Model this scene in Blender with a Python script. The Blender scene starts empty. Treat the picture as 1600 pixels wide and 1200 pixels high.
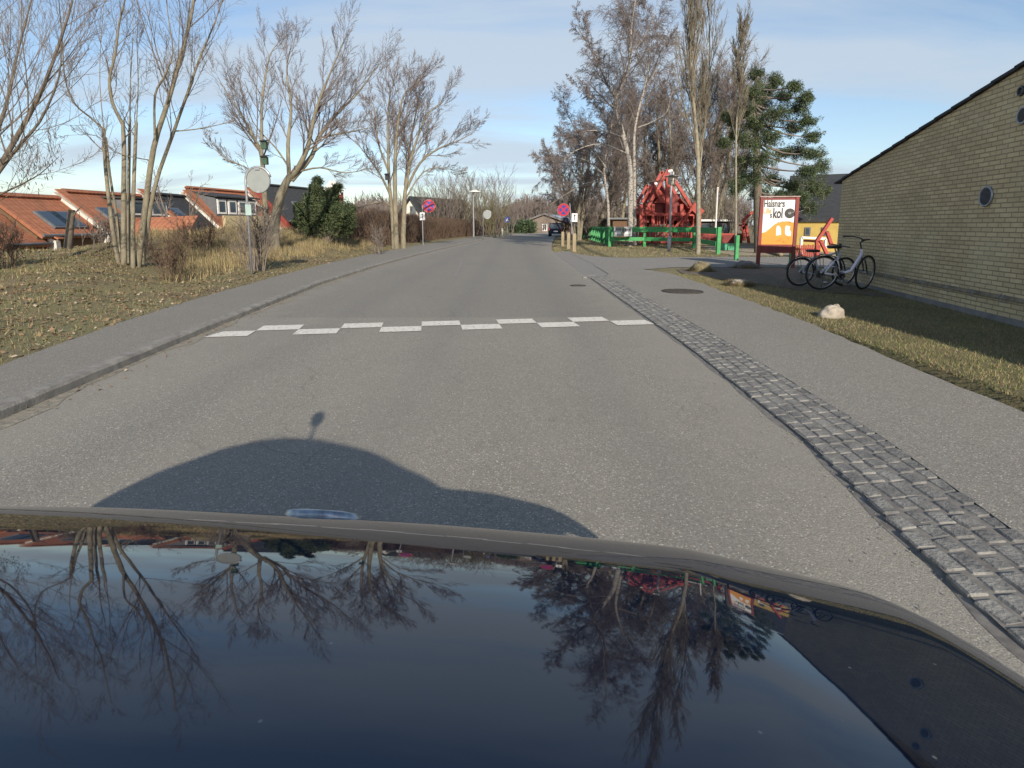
import bpy, math, random
import numpy as np
from mathutils import Vector, Matrix, noise as mnoise
R = math.radians
PI = math.pi
SC = bpy.context.scene
COL = SC.collection

# ------------------------------------------------------------------ camera
F, PX, PY, PITCH, CH = 850.0, 800.0, 471.0, R(8), 1.37
cd = bpy.data.cameras.new('camera'); cam = bpy.data.objects.new('camera', cd); COL.objects.link(cam)
cam.location = (0, 0, CH); cam.rotation_euler = (R(90) - PITCH, 0, 0)
cd.sensor_width = 36; cd.lens = F / 1600 * 36; cd.shift_y = -(600 - PY) / 1600
cd.clip_start = .03; cd.clip_end = 4000
SC.camera = cam

# ------------------------------------------------------------------ sun + sky
SX, SY = -.47, 2.15                       # ground shadow per metre of height
SUN_EL = math.atan2(1, math.hypot(SX, SY))
to_sun = Vector((-SX, -SY, 1)).normalized()
ld = bpy.data.lights.new('sun', 'SUN'); lo = bpy.data.objects.new('sun', ld); COL.objects.link(lo)
ld.energy = 3.4; ld.angle = R(.53); ld.color = (1, .90, .76)
lo.rotation_euler = to_sun.to_track_quat('Z', 'Y').to_euler()
w = bpy.data.worlds.new('World'); SC.world = w; w.use_nodes = True
nt = w.node_tree; nt.nodes.clear()
def wn(t, **k):
    n = nt.nodes.new(t)
    for a, b in k.items(): setattr(n, a, b)
    return n
sky = wn('ShaderNodeTexSky', sky_type='NISHITA', sun_disc=False, sun_elevation=SUN_EL,
         sun_rotation=math.atan2(to_sun.x, to_sun.y), air_density=1.0, dust_density=.8, ozone_density=2.0)
tc = wn('ShaderNodeTexCoord'); sep = wn('ShaderNodeSeparateXYZ'); nt.links.new(tc.outputs['Generated'], sep.inputs[0])
zc = wn('ShaderNodeMath', operation='MAXIMUM'); nt.links.new(sep.outputs['Z'], zc.inputs[0]); zc.inputs[1].default_value = .0
za = wn('ShaderNodeMath', operation='ADD'); nt.links.new(zc.outputs[0], za.inputs[0]); za.inputs[1].default_value = .16
dx = wn('ShaderNodeMath', operation='DIVIDE'); nt.links.new(sep.outputs['X'], dx.inputs[0]); nt.links.new(za.outputs[0], dx.inputs[1])
dy = wn('ShaderNodeMath', operation='DIVIDE'); nt.links.new(sep.outputs['Y'], dy.inputs[0]); nt.links.new(za.outputs[0], dy.inputs[1])
cmb = wn('ShaderNodeCombineXYZ'); nt.links.new(dx.outputs[0], cmb.inputs[0]); nt.links.new(dy.outputs[0], cmb.inputs[1])
mp = wn('ShaderNodeMapping'); nt.links.new(cmb.outputs[0], mp.inputs[0]); mp.inputs['Scale'].default_value = (.42, 1.35, 1); mp.inputs['Rotation'].default_value = (0, 0, R(-14)); mp.inputs['Location'].default_value = (.9, .35, 0)
n1 = wn('ShaderNodeTexNoise'); nt.links.new(mp.outputs[0], n1.inputs['Vector']); n1.inputs['Scale'].default_value = .95; n1.inputs['Detail'].default_value = 7; n1.inputs['Roughness'].default_value = .52; n1.inputs['Distortion'].default_value = .5
cr = wn('ShaderNodeValToRGB'); nt.links.new(n1.outputs['Fac'], cr.inputs[0])
cr.color_ramp.elements[0].position = .42; cr.color_ramp.elements[0].color = (.12, .12, .12, 1)
cr.color_ramp.elements[1].position = .58; cr.color_ramp.elements[1].color = (.86, .86, .86, 1)
cloud = wn('ShaderNodeRGB'); cloud.outputs[0].default_value = (3.55, 4.15, 4.8, 1)
zf = wn('ShaderNodeMapRange'); nt.links.new(sep.outputs['Z'], zf.inputs[0]); zf.inputs[1].default_value = .30; zf.inputs[2].default_value = .75; zf.inputs[3].default_value = 1; zf.inputs[4].default_value = .12
fm = wn('ShaderNodeMath', operation='MULTIPLY'); nt.links.new(cr.outputs[0], fm.inputs[0]); nt.links.new(zf.outputs[0], fm.inputs[1])
mx = wn('ShaderNodeMix', data_type='RGBA'); nt.links.new(fm.outputs[0], mx.inputs[0]); nt.links.new(sky.outputs[0], mx.inputs[6]); nt.links.new(cloud.outputs[0], mx.inputs[7])
bg = wn('ShaderNodeBackground'); bg.inputs[1].default_value = .092; nt.links.new(mx.outputs[2], bg.inputs[0])
wo = wn('ShaderNodeOutputWorld'); nt.links.new(bg.outputs[0], wo.inputs[0])
SC.view_settings.view_transform = 'Standard'; SC.view_settings.look = 'None'
SC.view_settings.exposure = .82; SC.view_settings.gamma = 1
SC.cycles.max_bounces = 6; SC.cycles.transparent_max_bounces = 8

# ------------------------------------------------------------------ geometry helpers
def ray(px, py):
    a = (px - PX) / F; b = -(py - PY) / F
    return Vector((a, math.cos(PITCH) + b * math.sin(PITCH), -math.sin(PITCH) + b * math.cos(PITCH)))
def P(px, py, Y):                          # point seen at a pixel, Y metres ahead
    d = ray(px, py); t = Y / d.y
    return Vector((d.x * t, Y, CH + d.z * t))
def G(px, py, z=0.0):                      # point on the ground
    d = ray(px, py); t = (z - CH) / d.z
    return Vector((d.x * t, d.y * t, z))

class MB:
    def __init__(s): s.v = []; s.f = []; s.m = []
    def add(s, vs, fs, mi=0):
        o = len(s.v); s.v += [tuple(v) for v in vs]; s.f += [tuple(i + o for i in f) for f in fs]; s.m += [mi] * len(fs); return s
    def box(s, c, sz, rot=None, mi=0, bev=0):
        hx, hy, hz = sz[0] / 2, sz[1] / 2, sz[2] / 2
        if bev:
            b = min(bev, hx * .9, hy * .9, hz * .9)
            vs = []
            for x in (-1, 1):
                for y in (-1, 1):
                    for z in (-1, 1):
                        vs += [(x * (hx - b), y * (hy - b), z * hz), (x * (hx - b), y * hy, z * (hz - b)), (x * hx, y * (hy - b), z * (hz - b))]
            def I(x, y, z, k): return (((x > 0) * 4 + (y > 0) * 2 + (z > 0)) * 3 + k)
            fs = []
            for z in (-1, 1): fs.append([I(-1, -1, z, 0), I(1, -1, z, 0), I(1, 1, z, 0), I(-1, 1, z, 0)])
            for y in (-1, 1): fs.append([I(-1, y, -1, 1), I(1, y, -1, 1), I(1, y, 1, 1), I(-1, y, 1, 1)])
            for x in (-1, 1): fs.append([I(x, -1, -1, 2), I(x, 1, -1, 2), I(x, 1, 1, 2), I(x, -1, 1, 2)])
            for y in (-1, 1):
                for z in (-1, 1): fs.append([I(-1, y, z, 0), I(1, y, z, 0), I(1, y, z, 1), I(-1, y, z, 1)])
            for x in (-1, 1):
                for z in (-1, 1): fs.append([I(x, -1, z, 0), I(x, 1, z, 0), I(x, 1, z, 2), I(x, -1, z, 2)])
                for y in (-1, 1): fs.append([I(x, y, -1, 1), I(x, y, 1, 1), I(x, y, 1, 2), I(x, y, -1, 2)])
                for y in (-1, 1):
                    for z in (-1, 1): fs.append([I(x, y, z, 0), I(x, y, z, 1), I(x, y, z, 2)])
        else:
            vs = [(x * hx, y * hy, z * hz) for x in (-1, 1) for y in (-1, 1) for z in (-1, 1)]
            fs = [(0, 1, 3, 2), (4, 6, 7, 5), (0, 4, 5, 1), (2, 3, 7, 6), (0, 2, 6, 4), (1, 5, 7, 3)]
        c = Vector(c)
        M = rot if rot is not None else Matrix.Identity(3)
        s.add([M @ Vector(v) + c for v in vs], fs, mi); return s
    def beam(s, a, b, wd, dp=None, mi=0, up=(0, 0, 1)):   # rectangular bar between two points
        a = Vector(a); b = Vector(b); d = b - a; L = d.length; d.normalize(); dp = dp or wd
        u = Vector(up); x = d.cross(u)
        if x.length < 1e-4: x = d.cross(Vector((1, 0, 0)))
        x.normalize(); z = x.cross(d).normalized()
        M = Matrix((x, d, z)).transposed()
        return s.box((a + b) / 2, (wd, L, dp), M, mi)
    def tube(s, pts, r, n=8, mi=0, caps=True):
        pts = [Vector(p) for p in pts]; rs = r if isinstance(r, (list, tuple)) else [r] * len(pts)
        vs = []; ref = None
        for i, p in enumerate(pts):
            d = (pts[min(i + 1, len(pts) - 1)] - pts[max(i - 1, 0)])
            d = d.normalized() if d.length > 1e-9 else Vector((0, 0, 1))
            if ref is None: ref = d.orthogonal().normalized()
            ref = (ref - d * ref.dot(d)); ref = ref.normalized() if ref.length > 1e-6 else d.orthogonal().normalized()
            q = d.cross(ref)
            for k in range(n):
                t = 2 * PI * k / n; vs.append(p + (ref * math.cos(t) + q * math.sin(t)) * rs[i])
        fs = []
        for i in range(len(pts) - 1):
            for k in range(n):
                fs.append((i * n + k, i * n + (k + 1) % n, (i + 1) * n + (k + 1) % n, (i + 1) * n + k))
        if caps: fs.append(tuple(range(n - 1, -1, -1))); fs.append(tuple(range((len(pts) - 1) * n, len(pts) * n)))
        return s.add(vs, fs, mi)
    def ring(s, c, rad, r, axis=(0, 1, 0), n=28, m=6, mi=0, sx=1, a0=0, a1=2 * PI):
        A = Vector(axis).normalized(); u = A.orthogonal().normalized(); v = A.cross(u); c = Vector(c)
        full = abs(a1 - a0 - 2 * PI) < 1e-6
        vs = []; N = n if full else n + 1
        for i in range(N):
            t = a0 + (a1 - a0) * i / n; e = u * math.cos(t) + v * math.sin(t)
            for k in range(m):
                q = 2 * PI * k / m; vs.append(c + e * (rad + r * math.cos(q)) + A * r * math.sin(q))
        fs = []
        for i in range(n):
            j = (i + 1) % N
            for k in range(m): fs.append((i * m + k, i * m + (k + 1) % m, j * m + (k + 1) % m, j * m + k))
        return s.add(vs, fs, mi)
    def disc(s, c, rad, th, axis=(0, 1, 0), n=32, mi=0):
        A = Vector(axis).normalized(); c = Vector(c)
        return s.tube([c - A * th / 2, c + A * th / 2], rad, n, mi)
    def prism(s, poly, vec, mi=0):         # planar polygon swept along vec
        n = len(poly); vec = Vector(vec); a = [Vector(p) for p in poly]
        return s.add(a + [p + vec for p in a], [tuple(range(n))] + [tuple(range(2 * n - 1, n - 1, -1))] + [(i, i + n, (i + 1) % n + n, (i + 1) % n) for i in range(n)], mi)
    def lathe(s, prof, c=(0, 0, 0), n=24, mi=0):
        c = Vector(c); vs = []
        for r_, z in prof:
            for k in range(n):
                t = 2 * PI * k / n; vs.append(c + Vector((r_ * math.cos(t), r_ * math.sin(t), z)))
        fs = [(i * n + k, i * n + (k + 1) % n, (i + 1) * n + (k + 1) % n, (i + 1) * n + k) for i in range(len(prof) - 1) for k in range(n)]
        return s.add(vs, fs, mi)
    def build(s, name, mats, parent=None, smooth=False, loc=None, rotz=0):
        me = bpy.data.meshes.new(name); me.from_pydata(s.v, [], s.f)
        if not isinstance(mats, (list, tuple)): mats = [mats]
        for m in mats: me.materials.append(m)
        if len(mats) > 1: me.polygons.foreach_set('material_index', s.m)
        if smooth: me.polygons.foreach_set('use_smooth', [True] * len(me.polygons))
        me.update()
        o = bpy.data.objects.new(name, me); COL.objects.link(o)
        if parent: o.parent = parent
        if loc is not None: o.location = loc
        o.rotation_euler[2] = rotz
        return o

def npmesh(name, V, Fc, k, mats, parent=None, mi=None, smooth=False, loc=None):
    me = bpy.data.meshes.new(name); V = np.asarray(V, dtype=np.float32); Fc = np.asarray(Fc, dtype=np.int32).reshape(-1)
    nf = len(Fc) // k
    me.vertices.add(len(V)); me.vertices.foreach_set('co', V.reshape(-1))
    me.loops.add(len(Fc)); me.loops.foreach_set('vertex_index', Fc)
    me.polygons.add(nf); me.polygons.foreach_set('loop_start', np.arange(nf, dtype=np.int32) * k)
    for m in (mats if isinstance(mats, (list, tuple)) else [mats]): me.materials.append(m)
    if mi is not None: me.polygons.foreach_set('material_index', np.asarray(mi, dtype=np.int32))
    me.polygons.foreach_set('use_smooth', np.full(nf, smooth))
    me.update(calc_edges=True); me.validate()
    o = bpy.data.objects.new(name, me); COL.objects.link(o)
    if parent: o.parent = parent
    if loc is not None: o.location = loc
    return o

class Tubes:                               # many branches in one go
    def __init__(s): s.g = {}
    def add(s, pts, rs, n): s.g.setdefault((len(pts), n), []).append((pts, rs))
    def build(s, name, mat, parent=None, origin=(0, 0, 0)):
        Vs, Fs, off = [], [], 0
        for (m, n), L in s.g.items():
            p = np.array([[tuple(q) for q in a[0]] for a in L], dtype=np.float64) - np.array(origin); r = np.array([a[1] for a in L], dtype=np.float64)
            d = np.empty_like(p); d[:, 1:-1] = p[:, 2:] - p[:, :-2]; d[:, 0] = p[:, 1] - p[:, 0]; d[:, -1] = p[:, -1] - p[:, -2]
            d /= (np.linalg.norm(d, axis=2, keepdims=True) + 1e-9)
            md = p[:, -1] - p[:, 0]; ax = np.argmin(np.abs(md), axis=1); ref = np.eye(3)[ax][:, None, :]
            a = ref - d * (ref * d).sum(2, keepdims=True); a /= (np.linalg.norm(a, axis=2, keepdims=True) + 1e-9); b = np.cross(d, a)
            th = np.arange(n) * 2 * PI / n
            ring = p[:, :, None, :] + r[:, :, None, None] * (np.cos(th)[None, None, :, None] * a[:, :, None, :] + np.sin(th)[None, None, :, None] * b[:, :, None, :])
            K = len(L); Vs.append(ring.reshape(-1, 3))
            base = off + (np.arange(K) * m * n)[:, None, None] + (np.arange(m - 1) * n)[None, :, None]
            k0 = np.arange(n)[None, None, :]; k1 = ((np.arange(n) + 1) % n)[None, None, :]
            Fs.append(np.stack([base + k0, base + k1, base + n + k1, base + n + k0], axis=-1).reshape(-1, 4)); off += K * m * n
        if not Vs: return None
        return npmesh(name, np.concatenate(Vs), np.concatenate(Fs), 4, mat, parent, smooth=True)

def T(o, label, cat, group=None):
    o['label'] = label; o['category'] = cat
    if group: o['group'] = group
    return o
def thing(name, loc, label, cat, group=None, rotz=0):
    o = bpy.data.objects.new(name, None); COL.objects.link(o); o.location = loc; o.rotation_euler[2] = rotz; o.empty_display_size = .2
    return T(o, label, cat, group)
def struct(o): o['kind'] = 'structure'; return o
def stuff(o, label, cat): o['kind'] = 'stuff'; return T(o, label, cat)

# ------------------------------------------------------------------ materials
def newmat(name):
    m = bpy.data.materials.new(name); m.use_nodes = True; t = m.node_tree; return m, t, t.nodes['Principled BSDF']
def nd(t, typ, **k):
    n = t.nodes.new(typ)
    for a, b in k.items(): setattr(n, a, b)
    return n
def mixc(t, fac, a, b, mode='MIX'):
    n = nd(t, 'ShaderNodeMix', data_type='RGBA', blend_type=mode)
    for i, v in ((0, fac), (6, a), (7, b)):
        if isinstance(v, (int, float)): n.inputs[i].default_value = v
        elif isinstance(v, tuple): n.inputs[i].default_value = (*v, 1)
        else: t.links.new(v, n.inputs[i])
    return n.outputs[2]
def noise(t, vec, scale, detail=5, rough=.6, dist=0):
    n = nd(t, 'ShaderNodeTexNoise'); t.links.new(vec, n.inputs['Vector']); n.inputs['Scale'].default_value = scale; n.inputs['Detail'].default_value = detail
    n.inputs['Roughness'].default_value = rough; n.inputs['Distortion'].default_value = dist; return n.outputs['Fac']
def ramp(t, fac, p0, p1, c0=0, c1=1):
    n = nd(t, 'ShaderNodeMapRange'); t.links.new(fac, n.inputs[0])
    for i, v in enumerate((p0, p1, c0, c1)): n.inputs[i + 1].default_value = v
    return n.outputs[0]
def bumpn(t, h, strength, dist, b):
    n = nd(t, 'ShaderNodeBump'); t.links.new(h, n.inputs['Height']); n.inputs['Strength'].default_value = strength; n.inputs['Distance'].default_value = dist
    t.links.new(n.outputs[0], b.inputs['Normal'])
def mat(name, c1, c2=None, scale=4, rough=.75, bump=0, bscale=30, metal=0, lo=.35, hi=.65, stretch=None):
    m, t, b = newmat(name); b.inputs['Roughness'].default_value = rough; b.inputs['Metallic'].default_value = metal
    c2 = c2 or tuple(x * .78 for x in c1)
    tcn = nd(t, 'ShaderNodeTexCoord'); v = tcn.outputs['Object']
    if stretch:
        mpn = nd(t, 'ShaderNodeMapping'); t.links.new(v, mpn.inputs[0]); mpn.inputs['Scale'].default_value = stretch; v = mpn.outputs[0]
    t.links.new(mixc(t, ramp(t, noise(t, v, scale), lo, hi), c1, c2), b.inputs['Base Color'])
    if bump: bumpn(t, noise(t, v, bscale, 4), bump, .02, b)
    return m

def asphalt(name, base, agg, tint, speck=260, patch=.35, edge=False):
    m, t, b = newmat(name); v = nd(t, 'ShaderNodeTexCoord').outputs['Object']
    g = noise(t, v, speck, 2, .8)
    ch = nd(t, 'ShaderNodeTexVoronoi'); t.links.new(v, ch.inputs['Vector']); ch.inputs['Scale'].default_value = 150
    cs = nd(t, 'ShaderNodeSeparateColor'); t.links.new(ch.outputs['Color'], cs.inputs[0]); f = cs.outputs[0]
    c = mixc(t, ramp(t, f, .05, .95), tuple(x * .66 for x in base), tuple(x * 1.18 for x in agg))
    c = mixc(t, ramp(t, cs.outputs[1], .95, .97), c, tuple(min(1, x * 2.2) for x in agg))
    c = mixc(t, ramp(t, cs.outputs[2], .90, .92, 0, .5), c, (.30, .22, .14))
    c = mixc(t, ramp(t, g, .35, .65, 0, .4), c, tuple(x * .7 for x in base))
    mpn = nd(t, 'ShaderNodeMapping'); t.links.new(v, mpn.inputs[0]); mpn.inputs['Scale'].default_value = (1, .16, 1)
    c = mixc(t, ramp(t, noise(t, mpn.outputs[0], 1.1, 5, .6), .35, .7, 0, patch), c, tint)
    c = mixc(t, ramp(t, noise(t, v, .35, 6, .7), .45, .75, 0, .35), c, tuple(x * .72 for x in base))
    if edge:
        sy = nd(t, 'ShaderNodeSeparateXYZ'); t.links.new(v, sy.inputs[0]); c = mixc(t, ramp(t, sy.outputs['Y'], 7.95, 8.1, 0, .45), c, mixc(t, ramp(t, f, .1, .9), tuple(x * .45 for x in base), tuple(x * .85 for x in agg)))
        vc = nd(t, 'ShaderNodeTexVoronoi', feature='DISTANCE_TO_EDGE'); wv = nd(t, 'ShaderNodeVectorMath', operation='MULTIPLY_ADD'); nz = nd(t, 'ShaderNodeTexNoise'); t.links.new(v, nz.inputs['Vector']); nz.inputs['Scale'].default_value = 2.2; nz.inputs['Detail'].default_value = 6
        t.links.new(nz.outputs['Color'], wv.inputs[0]); wv.inputs[1].default_value = (.7, .7, 0); t.links.new(v, wv.inputs[2]); t.links.new(wv.outputs[0], vc.inputs['Vector']); vc.inputs['Scale'].default_value = .42
        ck = nd(t, 'ShaderNodeMath', operation='MULTIPLY'); t.links.new(ramp(t, vc.outputs['Distance'], .006, .001), ck.inputs[0]); t.links.new(ramp(t, noise(t, v, .8, 3, .5), .50, .60), ck.inputs[1])
        c = mixc(t, ramp(t, ck.outputs[0], 0, 1, 0, .3), c, (.07, .065, .058))
        # tyre-polished bands along the lanes
        tr_ = nd(t, 'ShaderNodeMath', operation='PINGPONG'); t.links.new(sy.outputs['X'], tr_.inputs[0]); tr_.inputs[1].default_value = .85
        c = mixc(t, ramp(t, tr_.outputs[0], .45, .8, 0, .16), c, (.12, .118, .115))
        c = mixc(t, ramp(t, noise(t, v, 2.6, 4, .5), .68, .74, 0, .35), c, (.09, .085, .08))
        an = nd(t, 'ShaderNodeAttribute', attribute_name='edge'); ad = nd(t, 'ShaderNodeMath', operation='ADD'); t.links.new(an.outputs['Fac'], ad.inputs[0])
        t.links.new(ramp(t, noise(t, v, 2.2, 6, .7), .3, .7, -.5, .35), ad.inputs[1])
        c = mixc(t, ramp(t, ad.outputs[0], .15, 1.1, 0, .75), c, mixc(t, ramp(t, noise(t, v, 70, 3, .8), .4, .6), (.33, .31, .26), (.20, .185, .155)))
    t.links.new(c, b.inputs['Base Color']); b.inputs['Roughness'].default_value = .86
    bumpn(t, ch.outputs['Distance'], .35, -.004, b)
    return m

M = {}
M['road'] = asphalt('road_asphalt', (.215, .203, .173), (.27, .252, .215), (.285, .262, .215), edge=True)
M['path'] = asphalt('footpath_asphalt', (.205, .195, .17), (.265, .25, .218), (.25, .233, .20), 300, .25)
M['walk'] = asphalt('sidewalk_asphalt', (.20, .188, .162), (.228, .213, .183), (.23, .213, .18), 420, .2)
M['gravel'] = mat('gravel', (.27, .255, .23), (.17, .16, .145), 22, .9, .5, 60)
M['sand'] = mat('sand', (.36, .31, .23), (.24, .20, .14), 5, .95, .3, 40)
M['dirt'] = mat('dirt', (.15, .12, .09), (.085, .07, .05), 6, .95, .5, 30)
M['grit'] = mat('kerb_grit', (.30, .27, .21), (.17, .155, .13), 18, .95, .5, 60)
M['kerb'] = mat('kerb_concrete', (.27, .255, .225), (.17, .16, .14), 9, .85, .4, 60)
M['sett'] = mat('granite_sett', (.24, .232, .21), (.125, .123, .118), 7, .92, .5, 55, lo=.4, hi=.6)
M['joint'] = mat('joint_sand', (.22, .205, .18), (.13, .12, .11), 20, .95)
M['paint_w'] = mat('road_paint', (.66, .63, .56), (.36, .335, .29), 22, .75, .3, 80, lo=.50, hi=.70)
M['iron'] = mat('cast_iron', (.10, .085, .07), (.05, .045, .04), 18, .6, .6, 50, metal=.4)
M['galv'] = mat('galvanised_steel', (.42, .43, .45), (.30, .31, .33), 12, .45, metal=.6)
M['greyback'] = mat('grey_backplate', (.24, .26, .255), (.215, .235, .23), 6, .55)
M['white'] = mat('white_paint', (.72, .71, .68), (.58, .57, .54), 8, .55)
M['whitewash'] = mat('whitewashed_brick', (.66, .63, .58), (.45, .42, .37), 6, .85, .4, 25)
M['sign_red'] = mat('sign_red', (.52, .035, .05), (.44, .03, .045), 5, .45)
M['sign_blue'] = mat('sign_blue', (.03, .07, .36), (.025, .06, .30), 5, .45)
M['green'] = mat('green_paint', (.05, .31, .095), (.035, .21, .065), 7, .6, .2, 30)
M['green2'] = mat('green_plastic', (.05, .30, .16), (.04, .24, .13), 3, .5)
M['red'] = mat('red_paint', (.40, .05, .032), (.27, .035, .025), 5, .6, .2, 30)
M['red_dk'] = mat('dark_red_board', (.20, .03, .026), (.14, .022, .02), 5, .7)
M['post_red'] = mat('weathered_red_wood', (.24, .045, .035), (.15, .035, .03), 6, .7, .2, 30, stretch=(1, 1, .2))
M['bark'] = mat('bark_greybrown', (.17, .14, .105), (.085, .07, .055), 14, .9, .5, 40, stretch=(1, 1, .35))
M['bark_g'] = mat('bark_greenish', (.25, .22, .155), (.15, .13, .09), 9, .9, .4, 40, stretch=(1, 1, .35))
M['bark_b'] = mat('bark_birch', (.34, .31, .27), (.07, .06, .055), 7, .85, .3, 30, lo=.5, hi=.62, stretch=(1, 1, 1.8))
M['bark_pop'] = mat('bark_poplar', (.30, .27, .20), (.17, .15, .11), 8, .9, .3, 30)
M['twig'] = mat('twigs_brown', (.20, .17, .145), (.13, .105, .09), 3, .9)
M['twig_p'] = mat('twigs_purple', (.19, .155, .14), (.125, .10, .092), 2, .9)
M['twig_g'] = mat('twigs_pale', (.21, .18, .13), (.13, .11, .08), 2, .9)
M['twig_r'] = mat('twigs_reddish', (.12, .078, .052), (.075, .05, .036), 2, .9)
M['needle'] = mat('pine_needles', (.045, .075, .03), (.022, .042, .02), 3, .8)
M['needle2'] = mat('pine_needles_light', (.12, .145, .06), (.075, .10, .04), 3, .8)
M['wood'] = mat('weathered_wood', (.33, .27, .17), (.20, .16, .10), 8, .85, .3, 40, stretch=(1, 1, .2))
M['board'] = mat('brown_boards', (.15, .085, .045), (.10, .055, .03), 9, .85, .3, 30)
M['dark'] = mat('dark_metal', (.03, .03, .033), (.02, .02, .022), 6, .45)
M['rubber'] = mat('rubber', (.022, .022, .023), (.015, .015, .015), 9, .75)
M['chrome'] = mat('steel', (.5, .5, .5), (.4, .4, .4), 9, .3, metal=.9)
M['lilac'] = mat('lilac_frame_paint', (.82, .76, .84), (.74, .68, .77), 4, .35)
M['sage'] = mat('pale_blue_frame_paint', (.42, .48, .56), (.35, .40, .48), 4, .4)
M['slate'] = mat('slate_roof', (.04, .042, .046), (.026, .028, .031), 4, .85, .4, 12)
M['zinc'] = mat('zinc_cladding', (.13, .14, .15), (.10, .105, .115), 4, .5)
M['ybrick'] = mat('yellow_brick_far', (.48, .40, .23), (.38, .31, .17), 10, .85)
M['bbrick'] = mat('brown_brick_far', (.19, .15, .12), (.14, .11, .09), 12, .85)
M['yellow'] = mat('yellow_render', (.50, .36, .10), (.42, .30, .085), 3, .85)
M['rock'] = mat('boulder', (.42, .37, .30), (.24, .21, .17), 7, .85, .7, 18)
M['grey_rock'] = mat('grey_boulder', (.20, .19, .18), (.11, .10, .10), 7, .85, .7, 18)
M['orange'] = mat('orange_print', (.66, .27, .02), (.60, .24, .02), 3, .5)
M['black'] = mat('black_print', (.012, .012, .012), (.02, .02, .02), 3, .5)
M['white_print'] = mat('white_print', (.70, .70, .70), (.64, .64, .64), 3, .45)
M['solar'] = mat('solar_panel', (.30, .33, .42), (.22, .25, .33), 3, .25)
M['mailbox'] = mat('mailbox_grey', (.34, .35, .36), (.28, .29, .30), 5, .5, metal=.2)
M['straw'] = mat('straw_blades', (.36, .28, .15), (.26, .20, .10), 1.5, .9)
M['gblade'] = mat('green_blades', (.17, .19, .065), (.11, .13, .045), 1.5, .9)
M['bblade'] = mat('brown_blades', (.15, .11, .06), (.10, .07, .04), 1.5, .9)
M['leafA'] = mat('dead_leaves_tan', (.25, .17, .095), (.13, .085, .05), 2, .9)
M['leafB'] = mat('dead_leaves_pale', (.44, .36, .25), (.34, .27, .18), 2, .9)
M['moundgrass'] = mat('dry_grass_clump', (.22, .19, .11), (.12, .10, .055), 8, .95, .6, 40)

def glassmat():
    m, t, b = newmat('window_glass'); b.inputs['Base Color'].default_value = (.05, .07, .09, 1); b.inputs['Roughness'].default_value = .05; b.inputs['Specular IOR Level'].default_value = .9
    return m
M['glass'] = glassmat()
def tile_mat():
    m, t, b = newmat('clay_pantiles'); v = nd(t, 'ShaderNodeTexCoord').outputs['Object']
    sp = nd(t, 'ShaderNodeSeparateXYZ'); t.links.new(v, sp.inputs[0])
    def saw(out, per):
        a = nd(t, 'ShaderNodeMath', operation='DIVIDE'); t.links.new(out, a.inputs[0]); a.inputs[1].default_value = per
        c = nd(t, 'ShaderNodeMath', operation='FRACT'); t.links.new(a.outputs[0], c.inputs[0]); return c.outputs[0]
    u = saw(sp.outputs['X'], .22); r = saw(sp.outputs['Y'], .30)
    c = mixc(t, ramp(t, noise(t, v, 2.2, 6, .7), .35, .65), (.40, .16, .08), (.28, .105, .055))
    c = mixc(t, ramp(t, noise(t, v, .8, 4, .6), .5, .75, 0, .6), c, (.16, .075, .045))
    c = mixc(t, ramp(t, u, .80, .98, 0, .75), c, (.10, .035, .02)); c = mixc(t, ramp(t, r, .86, 1, 0, .6), c, (.11, .04, .022))
    t.links.new(c, b.inputs['Base Color']); b.inputs['Roughness'].default_value = .8
    return m
M['tile'] = tile_mat()
def brick_mat():
    m, t, b = newmat('yellow_brick_wall'); v = nd(t, 'ShaderNodeTexCoord').outputs['Object']
    sp = nd(t, 'ShaderNodeSeparateXYZ'); t.links.new(v, sp.inputs[0]); cb = nd(t, 'ShaderNodeCombineXYZ')
    t.links.new(sp.outputs['X'], cb.inputs[0]); t.links.new(sp.outputs['Z'], cb.inputs[1])
    wv = nd(t, 'ShaderNodeVectorMath', operation='MULTIPLY_ADD'); nz = nd(t, 'ShaderNodeTexNoise'); t.links.new(v, nz.inputs['Vector']); nz.inputs['Scale'].default_value = 9
    t.links.new(nz.outputs['Color'], wv.inputs[0]); wv.inputs[1].default_value = (.008, .008, 0); t.links.new(cb.outputs[0], wv.inputs[2])
    br = nd(t, 'ShaderNodeTexBrick', offset=.5, squash=1); t.links.new(wv.outputs[0], br.inputs['Vector'])
    for k_, v_ in (('Scale', 1), ('Mortar Size', .0085), ('Mortar Smooth', .25), ('Bias', -.1), ('Brick Width', .236), ('Row Height', .067)): br.inputs[k_].default_value = v_
    br.inputs['Color1'].default_value = (.68, .53, .30, 1); br.inputs['Color2'].default_value = (.53, .40, .225, 1); br.inputs['Mortar'].default_value = (.31, .245, .145, 1)
    c = mixc(t, ramp(t, noise(t, v, 1.0, 6, .65), .42, .72, 0, .5), br.outputs['Color'], (.30, .225, .12))
    c = mixc(t, ramp(t, noise(t, v, 14, 3, .6), .55, .72, 0, .35), c, (.27, .17, .11))
    c = mixc(t, ramp(t, noise(t, v, .6, 5, .7), .52, .68, 0, .35), c, (.62, .54, .34))
    t.links.new(c, b.inputs['Base Color']); b.inputs['Roughness'].default_value = .9
    inv = nd(t, 'ShaderNodeMath', operation='SUBTRACT'); inv.inputs[0].default_value = 1; t.links.new(br.outputs['Fac'], inv.inputs[1]); bumpn(t, inv.outputs[0], .9, .012, b)
    return m
M['brick'] = brick_mat()
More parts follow.
